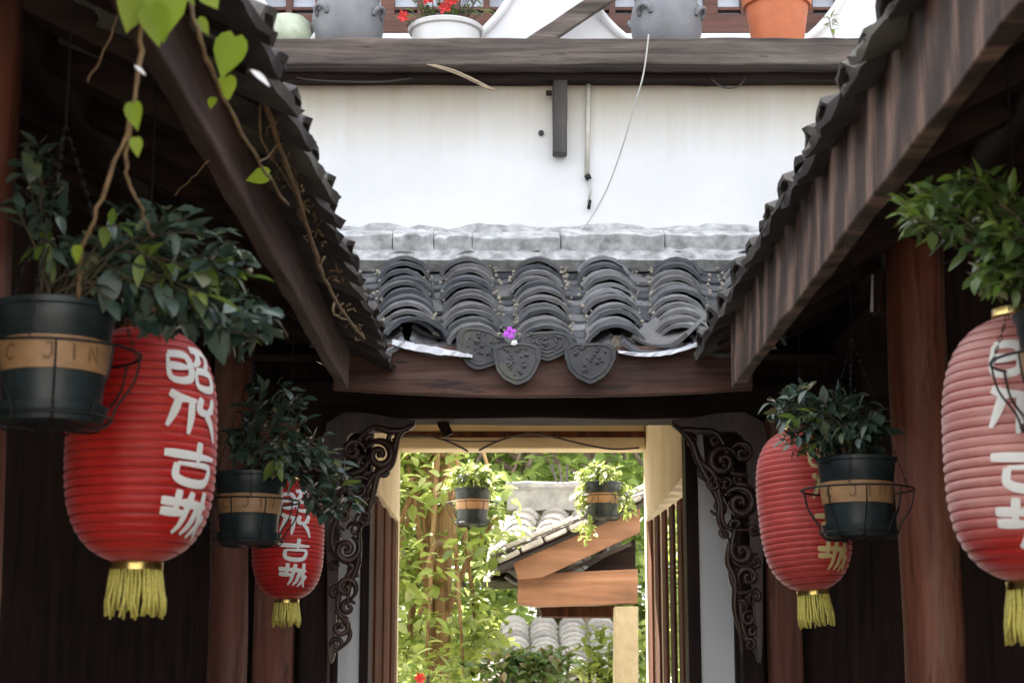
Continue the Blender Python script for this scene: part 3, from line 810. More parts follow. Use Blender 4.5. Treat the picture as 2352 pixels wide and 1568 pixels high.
# ------------------------------------------------------------------ side galleries
G0, G1 = -1.2, 5.74
eav_v = [arc_tile('tile', 0.122*k_, 0.04, 0.19, 0.013, M['eave_tile'], 0.004, 9) for k_ in (0.93,1,1.06,0.98,1.03)]
eap_r = {sd: [arc_tile('pan_tile', 0.145, rs, 0.2, 0.014, M['eave_tile'], 0.0045, 11, inv=True, tongue=0.06) for k in range(5)] for sd, rs in ((-1, 0.026), (1, 0.038))}
YF = {-1: 4.73, 1: 4.53}
REC = {-1: 0.025, 1: 0.03}
def gallery(side, xt, zt, xf, zf0, zf1, label, xpost, posts, yend):
    eap_v = eap_r[side]
    g = thing('timber_gallery', label, 'building', (side*abs(xpost), 3.0, 0))
    s = side
    slope = math.radians(27)
    ey = Vector((s*math.cos(slope), 0, math.sin(slope)))
    ex = Vector((0, s, 0)) * -1      # ex x ey must point up
    if ex.cross(ey).z < 0: ex = -ex
    # boards under the tiles
    rb = MB()
    nrm = Vector((-s*math.sin(slope), 0, math.cos(slope)))
    p0 = Vector((xt + s*0.05, 0, zt + 0.05))
    p1 = p0 + ey*1.9
    vs = []
    for yy in (G0, yend):
        for p in (p0, p1):
            for d in (0, -0.02):
                vs.append((p.x+nrm.x*d, yy, p.z+nrm.z*d+0.01))
    rb.add(vs, [(0,2,3,1),(4,5,7,6),(0,4,6,2),(1,3,7,5),(0,1,5,4),(2,6,7,3)])
    roof = rb.build('roof', M['dark_wood_x'], g)
    vb = MB()
    xa = s*0.66 if s < 0 else s*0.86
    za = p0.z + abs(xa-p0.x)*math.tan(slope)
    vs = []
    for yy in (yend+0.002, WY-0.037):
        for (xx, zz) in ((xa, za), (p1.x, p1.z)):
            for d in (0.012, -0.012): vs.append((xx, yy, zz+d))
    vb.add(vs, [(0,2,3,1),(4,5,7,6),(0,4,6,2),(1,3,7,5),(0,1,5,4),(2,6,7,3)])
    vb.build('valley_board', M['dark_wood_x'], g)
    ncol = int((yend - G0 - 0.05)/0.166)
    for c_ in range(ncol+1):
        yc = G0 + 0.08 + c_*0.166
        for r in range(4):
            q = Vector((xt, yc+U(-0.008,0.008), zt)) + ey*(r*0.15+U(-0.014,0.014)+REC[s])
            lay_tile(random.choice(eav_v), 'tile', roof, ex, ey, q + nrm*((0.022 if s > 0 else 0.012)+U(-0.005,0.005)), tilt=math.radians(5)+U(-0.04,0.04), roll=U(-0.08,0.08), yaw=U(-0.07,0.07))
        for r in range(4):
            q = Vector((xt, yc+0.083+U(-0.008,0.008), zt)) + ey*(r*0.15+U(-0.012,0.012)-0.012)
            lay_tile(random.choice(eap_v), 'pan_tile', roof, ex, ey, q + nrm*((0.006 if s > 0 else 0)+U(-0.006,0.006)), tilt=math.radians(4)+U(-0.04,0.04), roll=U(-0.07,0.07), yaw=U(-0.06,0.06))
            if r == 0 and s > 0:   # a doubled lower course at the edge
                q2 = q + nrm*0.02 + ey*0.035
                lay_tile(random.choice(eap_v), 'pan_tile', roof, ex, ey, q2, tilt=math.radians(6)+U(-0.04,0.04), roll=U(-0.08,0.08), yaw=U(-0.1,0.1))
    f = MB(); f.beam((xf+s*0.016, G0, (zf0+zf1)/2), (xf+s*0.016, YF[s], (zf0+zf1)/2), 0.032, zf1-zf0, n=40, jit=0.0032)
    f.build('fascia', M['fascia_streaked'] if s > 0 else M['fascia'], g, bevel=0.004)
    pu = MB(); pu.tube([(xpost, yy, 2.72+U(-0.004,0.004)) for yy in np.linspace(G0, 5.6, 12)], 0.062, 12); pu.build('purlin', M['dark_wood'], g, smooth=True)
    for k in range(21):
        yy = G0 + 0.1 + k*0.31
        r_ = MB()
        a = Vector((xf + s*0.05, yy, 0)); 
        base = p0 + ey*((a.x-p0.x)/ey.x); q0 = Vector((base.x, yy, base.z)) - nrm*0.045
        r_.beam(q0, q0 + ey*1.7, 0.07, 0.05, up=nrm, n=3, jit=0.002)
        r_.build('rafter', M['dark_wood_x'], g)
    for (X, Y, r, z1) in posts:
        p = MB()
        prof_n = 14
        pts = [(X + 0.006*math.sin(i*0.9), Y, z1*i/prof_n) for i in range(prof_n+1)]
        p.tube(pts, [r*(1.04-0.05*i/prof_n)+U(-0.001,0.001) for i in range(prof_n+1)], 18)
        p.build('post', M['red_wood'], g, smooth=True)
    xw = s*1.95
    for k in range(27):
        y0 = G0 + k*0.252
        b = MB(); d = U(0, 0.012)
        b.box(min(xw, xw+s*0.04)-d*s, max(xw, xw+s*0.04)-d*s, y0, y0+0.244, 0, 3.4); b.build('plank', M['dark_wood_z'], g, bevel=0.006)
    tb = MB(); tb.beam((xpost+s*0.07, 5.3, 2.52), (xw, 5.3, 2.52), 0.1, 0.14); tb.build('tie_beam', M['dark_wood_x'], g)
    tb = MB(); tb.beam((xpost+s*0.07, 2.62, 2.52), (xw, 2.62, 2.52), 0.1, 0.14); tb.build('tie_beam', M['dark_wood_x'], g)
    return g
gl = gallery(-1, -0.352, 2.478, -0.45, 2.394, 2.50, 'dark timber gallery on the left with vine-hung tiled eave', -0.85,
        [(-0.835, 2.6, 0.07, 2.69), (-0.85, 5.25, 0.058, 2.69)], 5.02)
gr = gallery(1, 0.532, 2.50, 0.577, 2.359, 2.555, 'dark timber gallery on the right with wide streaked eave board', 1.0,
        [(1.0, 4.2, 0.072, 2.69)], 5.02)

# ------------------------------------------------------------------ lanterns
CH = {
 'zhao': [[(.05,.78),(.42,.74),(.44,.2),(.08,.18),(.05,.78)], [(.06,.48),(.42,.47)], [(.54,.95),(.95,.92),(.92,.62),(.8,.55)], [(.74,.9),(.68,.68),(.54,.54)], [(.58,.42),(.94,.4),(.95,.04),(.6,.03),(.58,.42)]],
 'hua':  [[(.06,.98),(.24,.86),(.54,.82)], [(.22,.86),(.13,.5),(.02,.16)], [(.45,.82),(.43,.4),(.38,.0)], [(.66,.92),(.6,.64),(.74,.56),(.96,.64)], [(.96,.94),(.9,.7),(.72,.48)], [(.76,.52),(.9,.3),(1.0,-.1)]],
 'gu':   [[(.0,.70),(.5,.66),(1.0,.64)], [(.64,1.0),(.6,.5)], [(.22,.46),(.2,.16),(.4,.02),(.74,.02),(.86,.2),(.85,.43),(.5,.45),(.22,.46)]],
 'cheng':[[(.0,.74),(.42,.68)], [(.0,.5),(.5,.45)], [(.3,1.0),(.26,.45)], [(.36,.7),(.95,.64)], [(.56,.96),(.5,.66),(.42,.22),(.3,.0)], [(.72,.62),(.64,.22),(.5,-.02)], [(.84,1.0),(.83,.5),(.9,.12),(1.0,-.1)], [(.98,.42),(.82,.12),(.7,-.08)]],
}
def lantern(cx, cy, Rpx, Hpx, Y, ang, label, tiltx=0.0, char_mat='white_paint', hook_z=2.66, silk_m='silk'):
    c0 = P(cx, cy, Y); k = (c0 - Vector((0,0,EYE))).dot(Vector((0, CT, ST)))/4000
    R, H = Rpx*k, Hpx*k
    L = thing('paper_lantern', label, 'lantern', c0, 'red paper lanterns hung under the eaves')
    T = Matrix.Rotation(tiltx, 3, 'Y')
    def rad(s): return R * max(0.0, 1-abs(s)**3.2)**0.42
    nb = 27; prof = []; S0 = 0.988; wob = [U(0.6,1.5) for _ in range(nb+1)]
    for i in range(nb*4+1):
        s = -S0 + 2*S0*i/(nb*4)
        ph = (i % 4)/4
        bul = {0: 0.0, 0.25: 0.75, 0.5: 1.0, 0.75: 0.75}[ph]
        prof.append((max(rad(s), R*0.3) * (1 - 0.024*wob[i//4]*(1-bul)) , s*H/2))
    m = MB(); m.lathe(prof, c0, 64, T); sh = m.build('lantern_shade', M[silk_m], L, smooth=True)
    rib = MB()
    for i in range(1, nb):
        s = -S0 + 2*S0*i/nb
        rr = max(rad(s), R*0.3)*0.981
        rib.tube([T @ Vector((rr*math.cos(t), rr*math.sin(t), s*H/2)) + c0 for t in np.linspace(0, 2*math.pi, 49)], 0.0011, 4)
    rib.build('rib', M['red_thread'], L, smooth=True)
    rc = R*0.345
    for sg, nm in ((-1,'bottom_cap'),(1,'top_cap')):
        m = MB(); z = sg*H/2*0.985; hh = sg*0.013*R/0.117
        m.lathe([(rc*0.9, z-hh*0.1), (rc, z), (rc*1.02, z+hh*0.15), (rc, z+hh*0.3), (rc, z+hh), (rc*0.96, z+hh*1.02), (rc*0.9, z+hh*0.6)], c0, 32, T)
        m.build(nm, M['gold'], L, auto=True)
    # fringe
    m = MB()
    z = -H/2*0.985 - 0.011*R/0.117
    N = 46
    for i in range(N):
        a = 2*math.pi*i/N + U(-0.04,0.04)
        ln = H*0.19*U(0.86, 1.08); fl = U(0.92, 1.16)
        pts = [T @ Vector((rc*q*math.cos(a+w_), rc*q*math.sin(a+w_), z - ln*t)) + c0 for t, q, w_ in ((0,0.95,0),(0.35,1.0+U(-.03,.03),U(-.05,.05)),(0.7,fl*0.99,U(-.08,.08)),(1,fl,U(-.1,.1)))]
        m.tube(pts, [0.0022,0.003,0.0034,0.0024], 4)
    m.build('tassel', M['fringe'], L, smooth=True)
    hk = MB(); hk.tube([T @ Vector((0,0,H/2)) + c0, Vector((c0.x+T.col[2].x*0.0, c0.y, c0.z+H/2+0.04)), Vector((c0.x, c0.y, max(hook_z, c0.z+H/2+0.1)))], 0.0022, 5); hk.build('hook_wire', M['steel_wire'], L)
    # painted characters lying on the silk
    view = math.atan2(-c0.x, -(-c0.y)) if False else 0
    a_c = math.atan2(-c0.y, -c0.x) + ang       # towards the camera, then turned
    CW, CHH = R*0.86, H*0.172
    for i, nm in enumerate(('zhao','hua','gu','cheng')):
        ztop = H*(0.385 - 0.2*i)
        mm = MB()
        for st in CH[nm]:
            q = spline([(x, y, 0) for x, y in st], 5)
            half = 0.0060 * R/0.117
            vs = []; n_ = len(q)
            for j, p in enumerate(q):
                d = (q[min(j+1,n_-1)] - q[max(j-1,0)])
                dx, dy = d.x*CW, d.y*CHH
                l = math.hypot(dx, dy) or 1
                nx, ny = -dy/l, dx/l
                hw = half * (0.62 + 0.5*math.sin(math.pi*min(1, 0.12+0.95*j/(n_-1)))) * (1.12 - 0.3*j/(n_-1))
                for sgn in (-1, 0, 1):
                    u_ = (p.x-0.5)*CW + nx*hw*sgn; v_ = ztop - (1-p.y)*CHH + ny*hw*sgn
                    r_ = rad(2*v_/H) + (0.0024 if sgn == 0 else 0.0016)
                    aa = a_c + u_/R
                    vs.append(T @ Vector((r_*math.cos(aa), r_*math.sin(aa), v_)) + c0)
            fs = []
            for j in range(n_-1):
                for e in (0, 1):
                    fs.append((j*3+e, j*3+e+1, j*3+3+e+1, j*3+3+e))
            mm.add(vs, fs)
        mm.build('painted_character', M[char_mat], sh, smooth=True)
    return L
M['red_thread'] = simple('red_thread', (0.28,0.012,0.01), 0.6)
M['yellow_paint'] = simple('yellow_lettering', (0.7,0.55,0.25), 0.6, var=0.05)
lantern(325, 1020, 172, 545, 2.72, 0.72, 'largest red lantern on the left, white characters down its right side')
lantern(662, 1238, 83, 276, 4.8, 0.18, 'small red lantern on the left beyond the second hanging pot')
lantern(2362, 1028, 192, 615, 2.62, 0.0, 'pale pink lit red lantern cut by the right edge of the photo', silk_m='skylit_silk')
lantern(1846, 1170, 105, 372, 4.1, 0.64, 'red lantern half hidden by a pot to the left of the round wooden post', math.radians(-4.5), 'yellow_paint', silk_m='skylit_red_silk')

# ------------------------------------------------------------------ leaves
def leaf_mesh(name, mat, L=1.0, Wd=0.42, fold=0.25, curl=0.2, shape='oval'):
    rows = {'oval': [(0,0.04),(0.15,0.55),(0.38,0.98),(0.6,0.9),(0.82,0.5),(1.0,0.02)],
            'heart': [(-0.1,0.35),(0.02,0.8),(0.2,1.0),(0.45,0.92),(0.7,0.55),(0.88,0.22),(1.0,0.02)]}[shape]
    vs, fs = [], []
    for t, q in rows:
        h = Wd/2*q*L
        z = -curl*L*t*t
        vs += [(-h, t*L, z+fold*h), (0, t*L if shape == 'oval' or t > 0 else 0.0, z), (h, t*L, z+fold*h)]
    for i in range(len(rows)-1):
        for e in (0,1):
            fs.append((i*3+e, i*3+e+1, i*3+4+e, i*3+3+e))
    m = MB(); m.add(vs, fs)
    return m.mesh(name, mat, True)
M['fresh_leaf'] = leafmat('fresh_leaf', [(0,(0.05,0.09,0.035)),(0.5,(0.085,0.14,0.045)),(0.85,(0.14,0.2,0.06)),(1,(0.2,0.25,0.1))], 0.22, 0.2)
fresh_v = [leaf_mesh('leaf', M['fresh_leaf'], 1, w_, f_, c_) for w_, f_, c_ in ((0.42,0.3,0.2),(0.5,0.2,0.35),(0.38,0.4,-0.1))]
shoot_v = [leaf_mesh('leaf', M['shoot_leaf'], 1, w_, f_, c_) for w_, f_, c_ in ((0.5,0.3,0.2),(0.58,0.2,0.4),(0.44,0.4,0.05),(0.54,0.15,-0.15),(0.62,0.1,0.25),(0.36,0.5,0.5))]
tip_v = [leaf_mesh('leaf', M['tip_leaf'], 1, w_, f_, c_) for w_, f_, c_ in ((0.34,0.35,0.15),(0.4,0.25,0.3))]
def put_leaf(me, parent, pos, direction, size, upv=None, roll=0.0):
    d = Vector(direction).normalized()
    u = Vector((0,0,1)) if upv is None else Vector(upv)
    u = u - d*u.dot(d)
    u = u.normalized() if u.length > 1e-3 else d.orthogonal().normalized()
    x = d.cross(u)
    mw = frame(x, d, u, pos) @ Matrix.Rotation(roll, 4, 'Y') @ Matrix.Scale(size, 4)
    return place(bpy.data.objects.new('leaf', me), parent, mw)

def leaf_cloud(pts, sizes, mat, name, parent, flat=0.3, rows=2, seed=0):
    rng = np.random.default_rng(seed)
    n = len(pts); pts = np.asarray(pts)
    az = rng.uniform(0, 2*np.pi, n); el = rng.normal(-0.2, 0.5, n)
    d = np.stack([np.cos(az)*np.cos(el), np.sin(az)*np.cos(el), np.sin(el)], 1)
    up = rng.normal(0, flat, (n,3)) + np.array([0,-0.35,1.0])
    x = np.cross(d, up); x /= np.linalg.norm(x, axis=1, keepdims=True) + 1e-9
    u = np.cross(x, d)
    s = np.asarray(sizes)[:,None]
    shape = [(0,0,0),(-0.26,0.35,0.07),(-0.2,0.7,0.02),(0,1,-0.12),(0.2,0.7,0.02),(0.26,0.35,0.07),(0,0.5,-0.02)]
    V_ = np.stack([pts + s*(a*x + b*d + c*u) for a, b, c in shape], 1).reshape(-1,3)
    off = WLOC[parent]; V_ = V_ - np.array(off)
    base = (np.arange(n)*7)[:,None]
    F = np.concatenate([base + np.array(q) for q in ([0,6,1],[1,6,2],[2,6,3],[3,6,4],[4,6,5],[5,6,0])], 0)
    me = bpy.data.meshes.new(name)
    me.from_pydata(V_.tolist(), [], F.tolist()); me.materials.append(mat); me.shade_smooth()
    o = bpy.data.objects.new(name, me); attach(o, parent)
    return tag(o, kind='stuff')
# ------------------------------------------------------------------ hanging planters
def planter(cx, rimy, Y, label, clumps, hook_y=None, leafsize=0.05, group='potted plants hung under the eaves', seed=1, tips=0.15, ring_a=0.3, cover=None, leaf_sets=None, marks=True, sc=1.0, extra=9):
    random.seed(seed)
    r0 = P(cx, rimy, Y)
    R, H = 0.083*sc, 0.16*sc
    t = thing('hanging_planter', label, 'potted plant', r0, group)
    m = MB()
    m.lathe([(R*0.80,-H),(R*0.83,-H*0.9),(R*0.92,-H*0.32),(R*0.95,-H*0.3),(R*0.96,-H*0.2),(R*0.985,-H*0.18),(R*0.99,-H*0.06),(R*1.04,-H*0.05),(R*1.05,0),(R*0.98,0.002),(R*0.95,-H*0.1),(R*0.9,-H*0.12)], r0, 36)
    m.build('pot', M['pot_green'], t, auto=True)
    m = MB(); m.lathe([(R*0.97,-H*0.13),(0.002,-H*0.08)], r0, 20, close=False); m.build('soil', M['soil'], t)
    m = MB(); ra = [R*(0.83+0.09*(1-(0.9-q)/0.58)) if False else R*(0.83 + (0.9-q)/0.58*0.09) for q in (0.62, 0.33)]
    m.lathe([(ra[0]+0.0015,-H*0.62),(ra[0]+0.003,-H*0.615),(ra[1]+0.003,-H*0.335),(ra[1]+0.0015,-H*0.33)], r0, 36, close=False)
    band = m.build('label_band', M['label_band'], t, auto=True)
    m = MB(); m.lathe([(R*0.6,-H*1.06),(R*0.86,-H*1.05),(R*0.94,-H*0.94),(R*0.96,-H*0.9),(R*0.9,-H*0.93),(R*0.6,-H*1.02)], r0, 32); m.build('saucer', M['pot_green'], t, auto=True)
    if marks:
        ac = math.atan2(-r0.y, -r0.x)
        for nm, st, off in (('C', [(.8,.85),(.4,1),(.05,.7),(.05,.3),(.4,0),(.8,.15)], -0.95), ('J', [(.3,1),(.8,1),(.7,1),(.7,.25),(.45,0),(.1,.15)], -0.22), ('I', [(.5,1),(.5,0)], 0.22), ('N', [(.1,0),(.1,1),(.8,0),(.8,1)], 0.62)):
            mm = MB(); vs = []; hw = 0.0018
            q = [Vector((a*0.02, b*0.022, 0)) for a, b in st]
            for j, p in enumerate(q):
                d = q[min(j+1,len(q)-1)] - q[max(j-1,0)]
                l = d.length or 1; nx, ny = -d.y/l, d.x/l
                for sg in (-1, 1):
                    rr = (ra[0]+ra[1])/2 + 0.0046
                    aa = ac + off + (p.x+nx*hw*sg)/rr
                    vs.append((r0.x+rr*math.cos(aa), r0.y+rr*math.sin(aa), r0.z-H*0.475-0.011+p.y+ny*hw*sg))
            mm.add(vs, [(j*2,j*2+1,j*2+3,j*2+2) for j in range(len(q)-1)])
            mm.build('letter', M['label_ink'], band)
    # wire basket
    m = MB()
    RB = R*1.45; zr = -H*0.42
    m.tube([(r0.x+RB*math.cos(a), r0.y+RB*math.sin(a), r0.z+zr) for a in np.linspace(0, 2*math.pi, 41)], 0.0022, 5)
    m.tube([(r0.x+R*1.0*math.cos(a), r0.y+R*1.0*math.sin(a), r0.z-H*1.0) for a in np.linspace(0, 2*math.pi, 33)], 0.0022, 5)
    for k in range(9):
        a = ring_a + 2*math.pi*k/9
        pr = [(RB, zr), (RB*0.93, zr-H*0.25), (R*1.08, -H*0.88), (R*0.9, -H*1.07), (R*0.3, -H*1.09)]
        m.tube(spline([(r0.x+q*math.cos(a), r0.y+q*math.sin(a), r0.z+z) for q, z in pr], 4), 0.0018, 5)
    m.build('wire_basket', M['steel_wire'], t, smooth=True)
    # chains
    hz = PZW(hook_y, Y) if hook_y else r0.z + 0.27*sc
    top = Vector((r0.x, r0.y, hz))
    for k in range(3):
        a = ring_a + 2*math.pi*k/3 + 0.4
        e = Vector((r0.x+RB*math.cos(a), r0.y+RB*math.sin(a), r0.z+zr))
        m = MB(); nl = 22
        for i in range(nl):
            p, q = top.lerp(e, i/nl), top.lerp(e, (i+0.8)/nl)
            d = (q-p).normalized(); sd = d.orthogonal().normalized()
            if i % 2: sd = d.cross(sd)
            m.tube([p, p.lerp(q,0.5)+sd*0.0035, q, p.lerp(q,0.5)-sd*0.0035, p], 0.0011, 4)
        m.build('chain', M['steel_wire'], t)
    m = MB(); m.tube([top, top+Vector((0,0,0.03)), Vector((top.x, top.y, max(2.7, top.z+0.1)))], 0.002, 5); m.build('hook', M['steel_wire'], t)
    # foliage
    sv, tv = leaf_sets or (shoot_v, tip_v)
    stems = MB(); cnt = 0
    for (ex, ey, rx, ry, n, lpn) in clumps:
        for k in range(n):
            a = rnd()*2*math.pi; q = math.sqrt(rnd())
            yy = Y + U(-0.10, 0.09)
            tgt = P(ex + rx*q*math.cos(a), ey + ry*q*math.sin(a), yy)
            st = r0 + Vector((U(-0.5,0.5)*R, U(-0.5,0.5)*R, -0.01))
            mid = st.lerp(tgt, 0.5) + Vector((0, 0, 0.05*(1 if tgt.z < r0.z+0.1 else 0.3)))
            pts = spline([st, mid, tgt], 6)
            stems.tube(pts, [0.0022 - 0.0012*i/len(pts) for i in range(len(pts))], 4)
            d_end = (pts[-1]-pts[-3]).normalized()
            young = rnd() < tips
            for j in range(lpn):
                if cnt >= 296: break
                cnt += 1
                tt = 1 - (j/lpn)*0.42
                f = tt*(len(pts)-1); i0 = min(int(f), len(pts)-2)
                pos = pts[i0].lerp(pts[i0+1], f-i0)
                az = j*2.4 + U(-0.4,0.4)
                o1 = d_end.orthogonal().normalized(); o2 = d_end.cross(o1)
                spread = U(0.5, 1.2) if j < lpn*0.5 else U(0.9, 1.6)
                dr = d_end*(1.0/spread if spread > 0 else 1) + (o1*math.cos(az)+o2*math.sin(az))*spread + Vector((0,0,U(-0.35,0.1)))
                sz = leafsize*U(0.55,1.2)*(0.85 if j < 2 else 1)
                if rnd() < 0.12: sz *= 1.25
                me = random.choice(tv if young and j < lpn*0.75 else sv)
                put_leaf(me, t, pos, dr, sz, Vector((U(-0.4,0.4), -0.25+U(-0.4,0.4), 1)), U(-0.5,0.5))
    stems.build('stem', M['twig'], t, smooth=True)
    if extra:
        rng = np.random.default_rng(seed+100); pp = []
        for (ex, ey, rx, ry, n, lpn) in clumps:
            for k in range(int(extra*n)):
                a = rnd()*6.283; q = math.sqrt(rnd())*0.85
                pp.append(P(ex+rx*q*math.cos(a), ey+ry*q*math.sin(a), Y+U(-0.06,0.10)))
        leaf_cloud([tuple(p) for p in pp], rng.uniform(0.7,1.1,len(pp))*leafsize*0.95, sv[0].materials[0], 'foliage', t, seed=seed)
    return t
planter(130, 706, 2.42, 'dark green hanging pot with wide leafy plant covering the big left lantern', [
    (95, 460, 70, 140, 6, 6), (340, 540, 140, 90, 8, 6), (480, 610, 100, 80, 10, 6), (560, 735, 85, 65, 8, 6),
    (230, 590, 150, 70, 8, 5), (400, 720, 90, 45, 6, 5), (320, 660, 120, 60, 5, 5)], seed=3, leafsize=0.044, tips=0.22, ring_a=0.1)
planter(575, 1088, 4.2, 'hanging pot with drooping dark plant, between the two red lanterns on the left', [
    (630, 950, 90, 90, 12, 6), (700, 1040, 70, 60, 10, 6), (775, 1130, 55, 70, 8, 6), (560, 1020, 50, 40, 6, 6), (640, 1060, 60, 40, 6, 6)], seed=5, leafsize=0.042, tips=0.05)
planter(1966, 1054, 3.75, 'dark green hanging pot beside the round wooden post on the right', [
    (1830, 935, 70, 60, 12, 6), (1850, 1000, 60, 50, 8, 6), (1940, 950, 80, 60, 12, 6), (1990, 1000, 50, 45, 10, 6), (1900, 1010, 60, 35, 6, 6)], hook_y=775, seed=9, leafsize=0.037, tips=0.12, ring_a=-0.2)
planter(2470, 720, 2.42, 'hanging plant with bright green shoots in front of the pale right lantern', [
    (2150, 480, 90, 60, 12, 6), (2240, 430, 70, 50, 8, 6), (2290, 500, 80, 90, 12, 6), (2320, 600, 60, 70, 10, 6), (2270, 640, 40, 40, 4, 5), (2400, 560, 80, 120, 6, 5)], seed=12, leafsize=0.038, tips=0.8, leaf_sets=(fresh_v, tip_v), ring_a=0.2)

# ------------------------------------------------------------------ vine on the left eave
random.seed(21)
vine = thing('hanging_vine', 'dry brown vine with lime green leaves hanging from the left eave', 'vine', PX(560, 0, -0.42))
heart_v = [leaf_mesh('leaf', M['vine_leaf'], 1, w_, f_, c_, 'heart') for w_, f_, c_ in ((0.8,0.15,0.1),(0.7,0.3,0.2),(0.9,0.1,0.05))]
white_l = leaf_mesh('leaf', M['petal_white'], 1, 0.3, 0.3, 0.2)
def vine_stem(pts, r, name='stem'):
    q = spline(pts, 6)
    m = MB()
    m.tube([p + Vector((U(-0.002,0.002), U(-0.002,0.002), U(-0.002,0.002))) for p in q], [r*(1.1-0.5*i/len(q))*U(0.85,1.2) for i in range(len(q))], 6)
    m.build(name, M['stem'], vine, smooth=True)
V = 1.85
vine_stem([P(330,-40,V), P(322,120,V), P(305,250,V), P(245,430,V+0.02), P(190,570,V+0.05), P(176,690,V+0.1)], 0.003)
vine_stem([P(305,240,V), P(290,380,V+0.02), P(320,470,V+0.05), P(350,540,V+0.1)], 0.0022)
vine_stem([P(430,-30,V+0.1), P(460,90,V+0.1), P(510,220,V+0.2), P(600,380,V+0.35), P(660,470,V+0.5)], 0.003)
vine_stem([PX(540,-40,-0.40), PX(590,170,-0.40), PX(640,330,-0.39), PX(690,470,-0.385), PX(725,590,-0.38), PX(770,690,-0.375), PX(835,775,-0.37)], 0.0058)
vine_stem([PX(590,180,-0.40), PX(660,330,-0.40), PX(700,500,-0.395), PX(740,610,-0.39)], 0.0035)
vine_stem([PX(600,210,-0.41), PX(600,320,-0.41), PX(650,400,-0.40), PX(690,470,-0.40)], 0.0022)
vine_stem([PX(655,345,-0.40), PX(680,270,-0.40), PX(700,330,-0.40)], 0.002)
vine_stem([P(275,20,V+0.2), P(240,120,V+0.2), P(200,190,V+0.2)], 0.0014)
vine_stem([P(500,340,2.6), P(450,400,2.6), P(400,450,2.6)], 0.0010)
vine_stem([PX(770,690,-0.375), PX(765,720,-0.375), PX(800,735,-0.375)], 0.003)
vine_stem([PX(640,330,-0.39), PX(600,370,-0.40), PX(580,350,-0.40)], 0.002)
for k in range(60):
    yy = U(60, 780); xx = 552 + (yy/780)**1.05*275 + U(-14,10)
    p = PX(xx, yy, -0.395 + 0.02*yy/780)
    d = Vector((U(-1,0.6), U(-1,0.6), U(-1,0.5)))*U(0.012,0.035)
    q = p + d; vine_stem([p, p.lerp(q,0.5)+Vector((U(-.006,.006),0,U(-.006,.006))), q, q+Vector((U(-.012,.012),U(-.01,.01),U(-.015,.006)))], U(0.0012,0.0024))
def vleaf(x, y, Y, size_px, dx, dy, me=None, face=(-0.1,-1,0.4)):
    p = P(x, y, Y); sz = size_px/4000*Y
    return put_leaf(me or random.choice(heart_v), vine, p, (dx, U(-0.15,0.15), -dy), sz, face, U(-0.25,0.25))
vleaf(345, -30, V, 150, 0.28, 1.0, heart_v[2]); vleaf(325, -30, V-0.01, 120, -0.3, 1, heart_v[0]); vleaf(385, -25, V-0.02, 130, -0.1, 1, heart_v[0]); vleaf(350, 15, V-0.03, 100, 0.15, 1, heart_v[1])
vleaf(540, 85, V+0.15, 105, -0.35, 1, heart_v[0]); vleaf(520, 178, V+0.2, 58, 0.1, 1); vleaf(306, 238, V-0.01, 66, 0.15, 1, heart_v[1])
vleaf(618, 400, 2.6, 58, -1, 0.25); vleaf(312, 318, V, 45, 0.1, 1); vleaf(455, 45, V+0.1, 46, 0.6, 0.8)
vleaf(420, -20, V+0.05, 45, 0.6, 0.6); vleaf(470, -20, V+0.05, 60, 0.5, 0.7); vleaf(490, 225, V+0.3, 30, -0.2, 1)
vleaf(575, 160, V+0.1, 62, 1, 0.7, white_l); vleaf(308, 150, V-0.01, 38, 0.8, 0.6, white_l); vleaf(180, 565, V+0.04, 42, -0.1, 1, heart_v[1])

# ------------------------------------------------------------------ things on the balcony
BY = 5.735
zdeck = ZB1 - 0.003
def pot_lathe(o, prof, x, mat, name, smooth=True, n=40, Y=BY):
    m = MB(); m.lathe(prof, (x, Y, zdeck), n); return m.build(name, mat, o, auto=True)
def clay_jar(cx, label, hscale=1.0):
    x = PXW(cx, BY, 20)
    t = thing('clay_jar', label, 'jar', (x, BY, zdeck), 'grey clay jars on the balcony')
    s_ = 0.122
    pot_lathe(t, [(s_*0.8,0),(s_*0.9,0.02),(s_,0.07),(s_*1.02,0.12),(s_*0.97,0.155),(s_*0.88,0.175),(s_*0.9,0.19),(s_*0.96,0.215),(s_*0.95,0.235),(s_*0.86,0.235),(s_*0.82,0.17)], x, M['clay_jar'], 'jar_body')
    for a in (-0.5, -2.3, 1.2, 2.6):
        m = MB()
        q = [(x+(s_*r)*math.cos(a+d), BY+(s_*r)*math.sin(a+d), zdeck+z) for d, r, z in ((-0.2,1.0,0.105),(-0.16,1.1,0.125),(0,1.13,0.135),(0.16,1.1,0.125),(0.2,1.0,0.105))]
        m.tube(spline(q, 4), 0.009, 6); m.build('handle', M['clay_jar'], t, smooth=True)
    return t
clay_jar(800, 'grey clay jar between the glass bowl and the white flower pot')
clay_jar(1530, 'grey clay jar to the left of the orange terracotta pot')
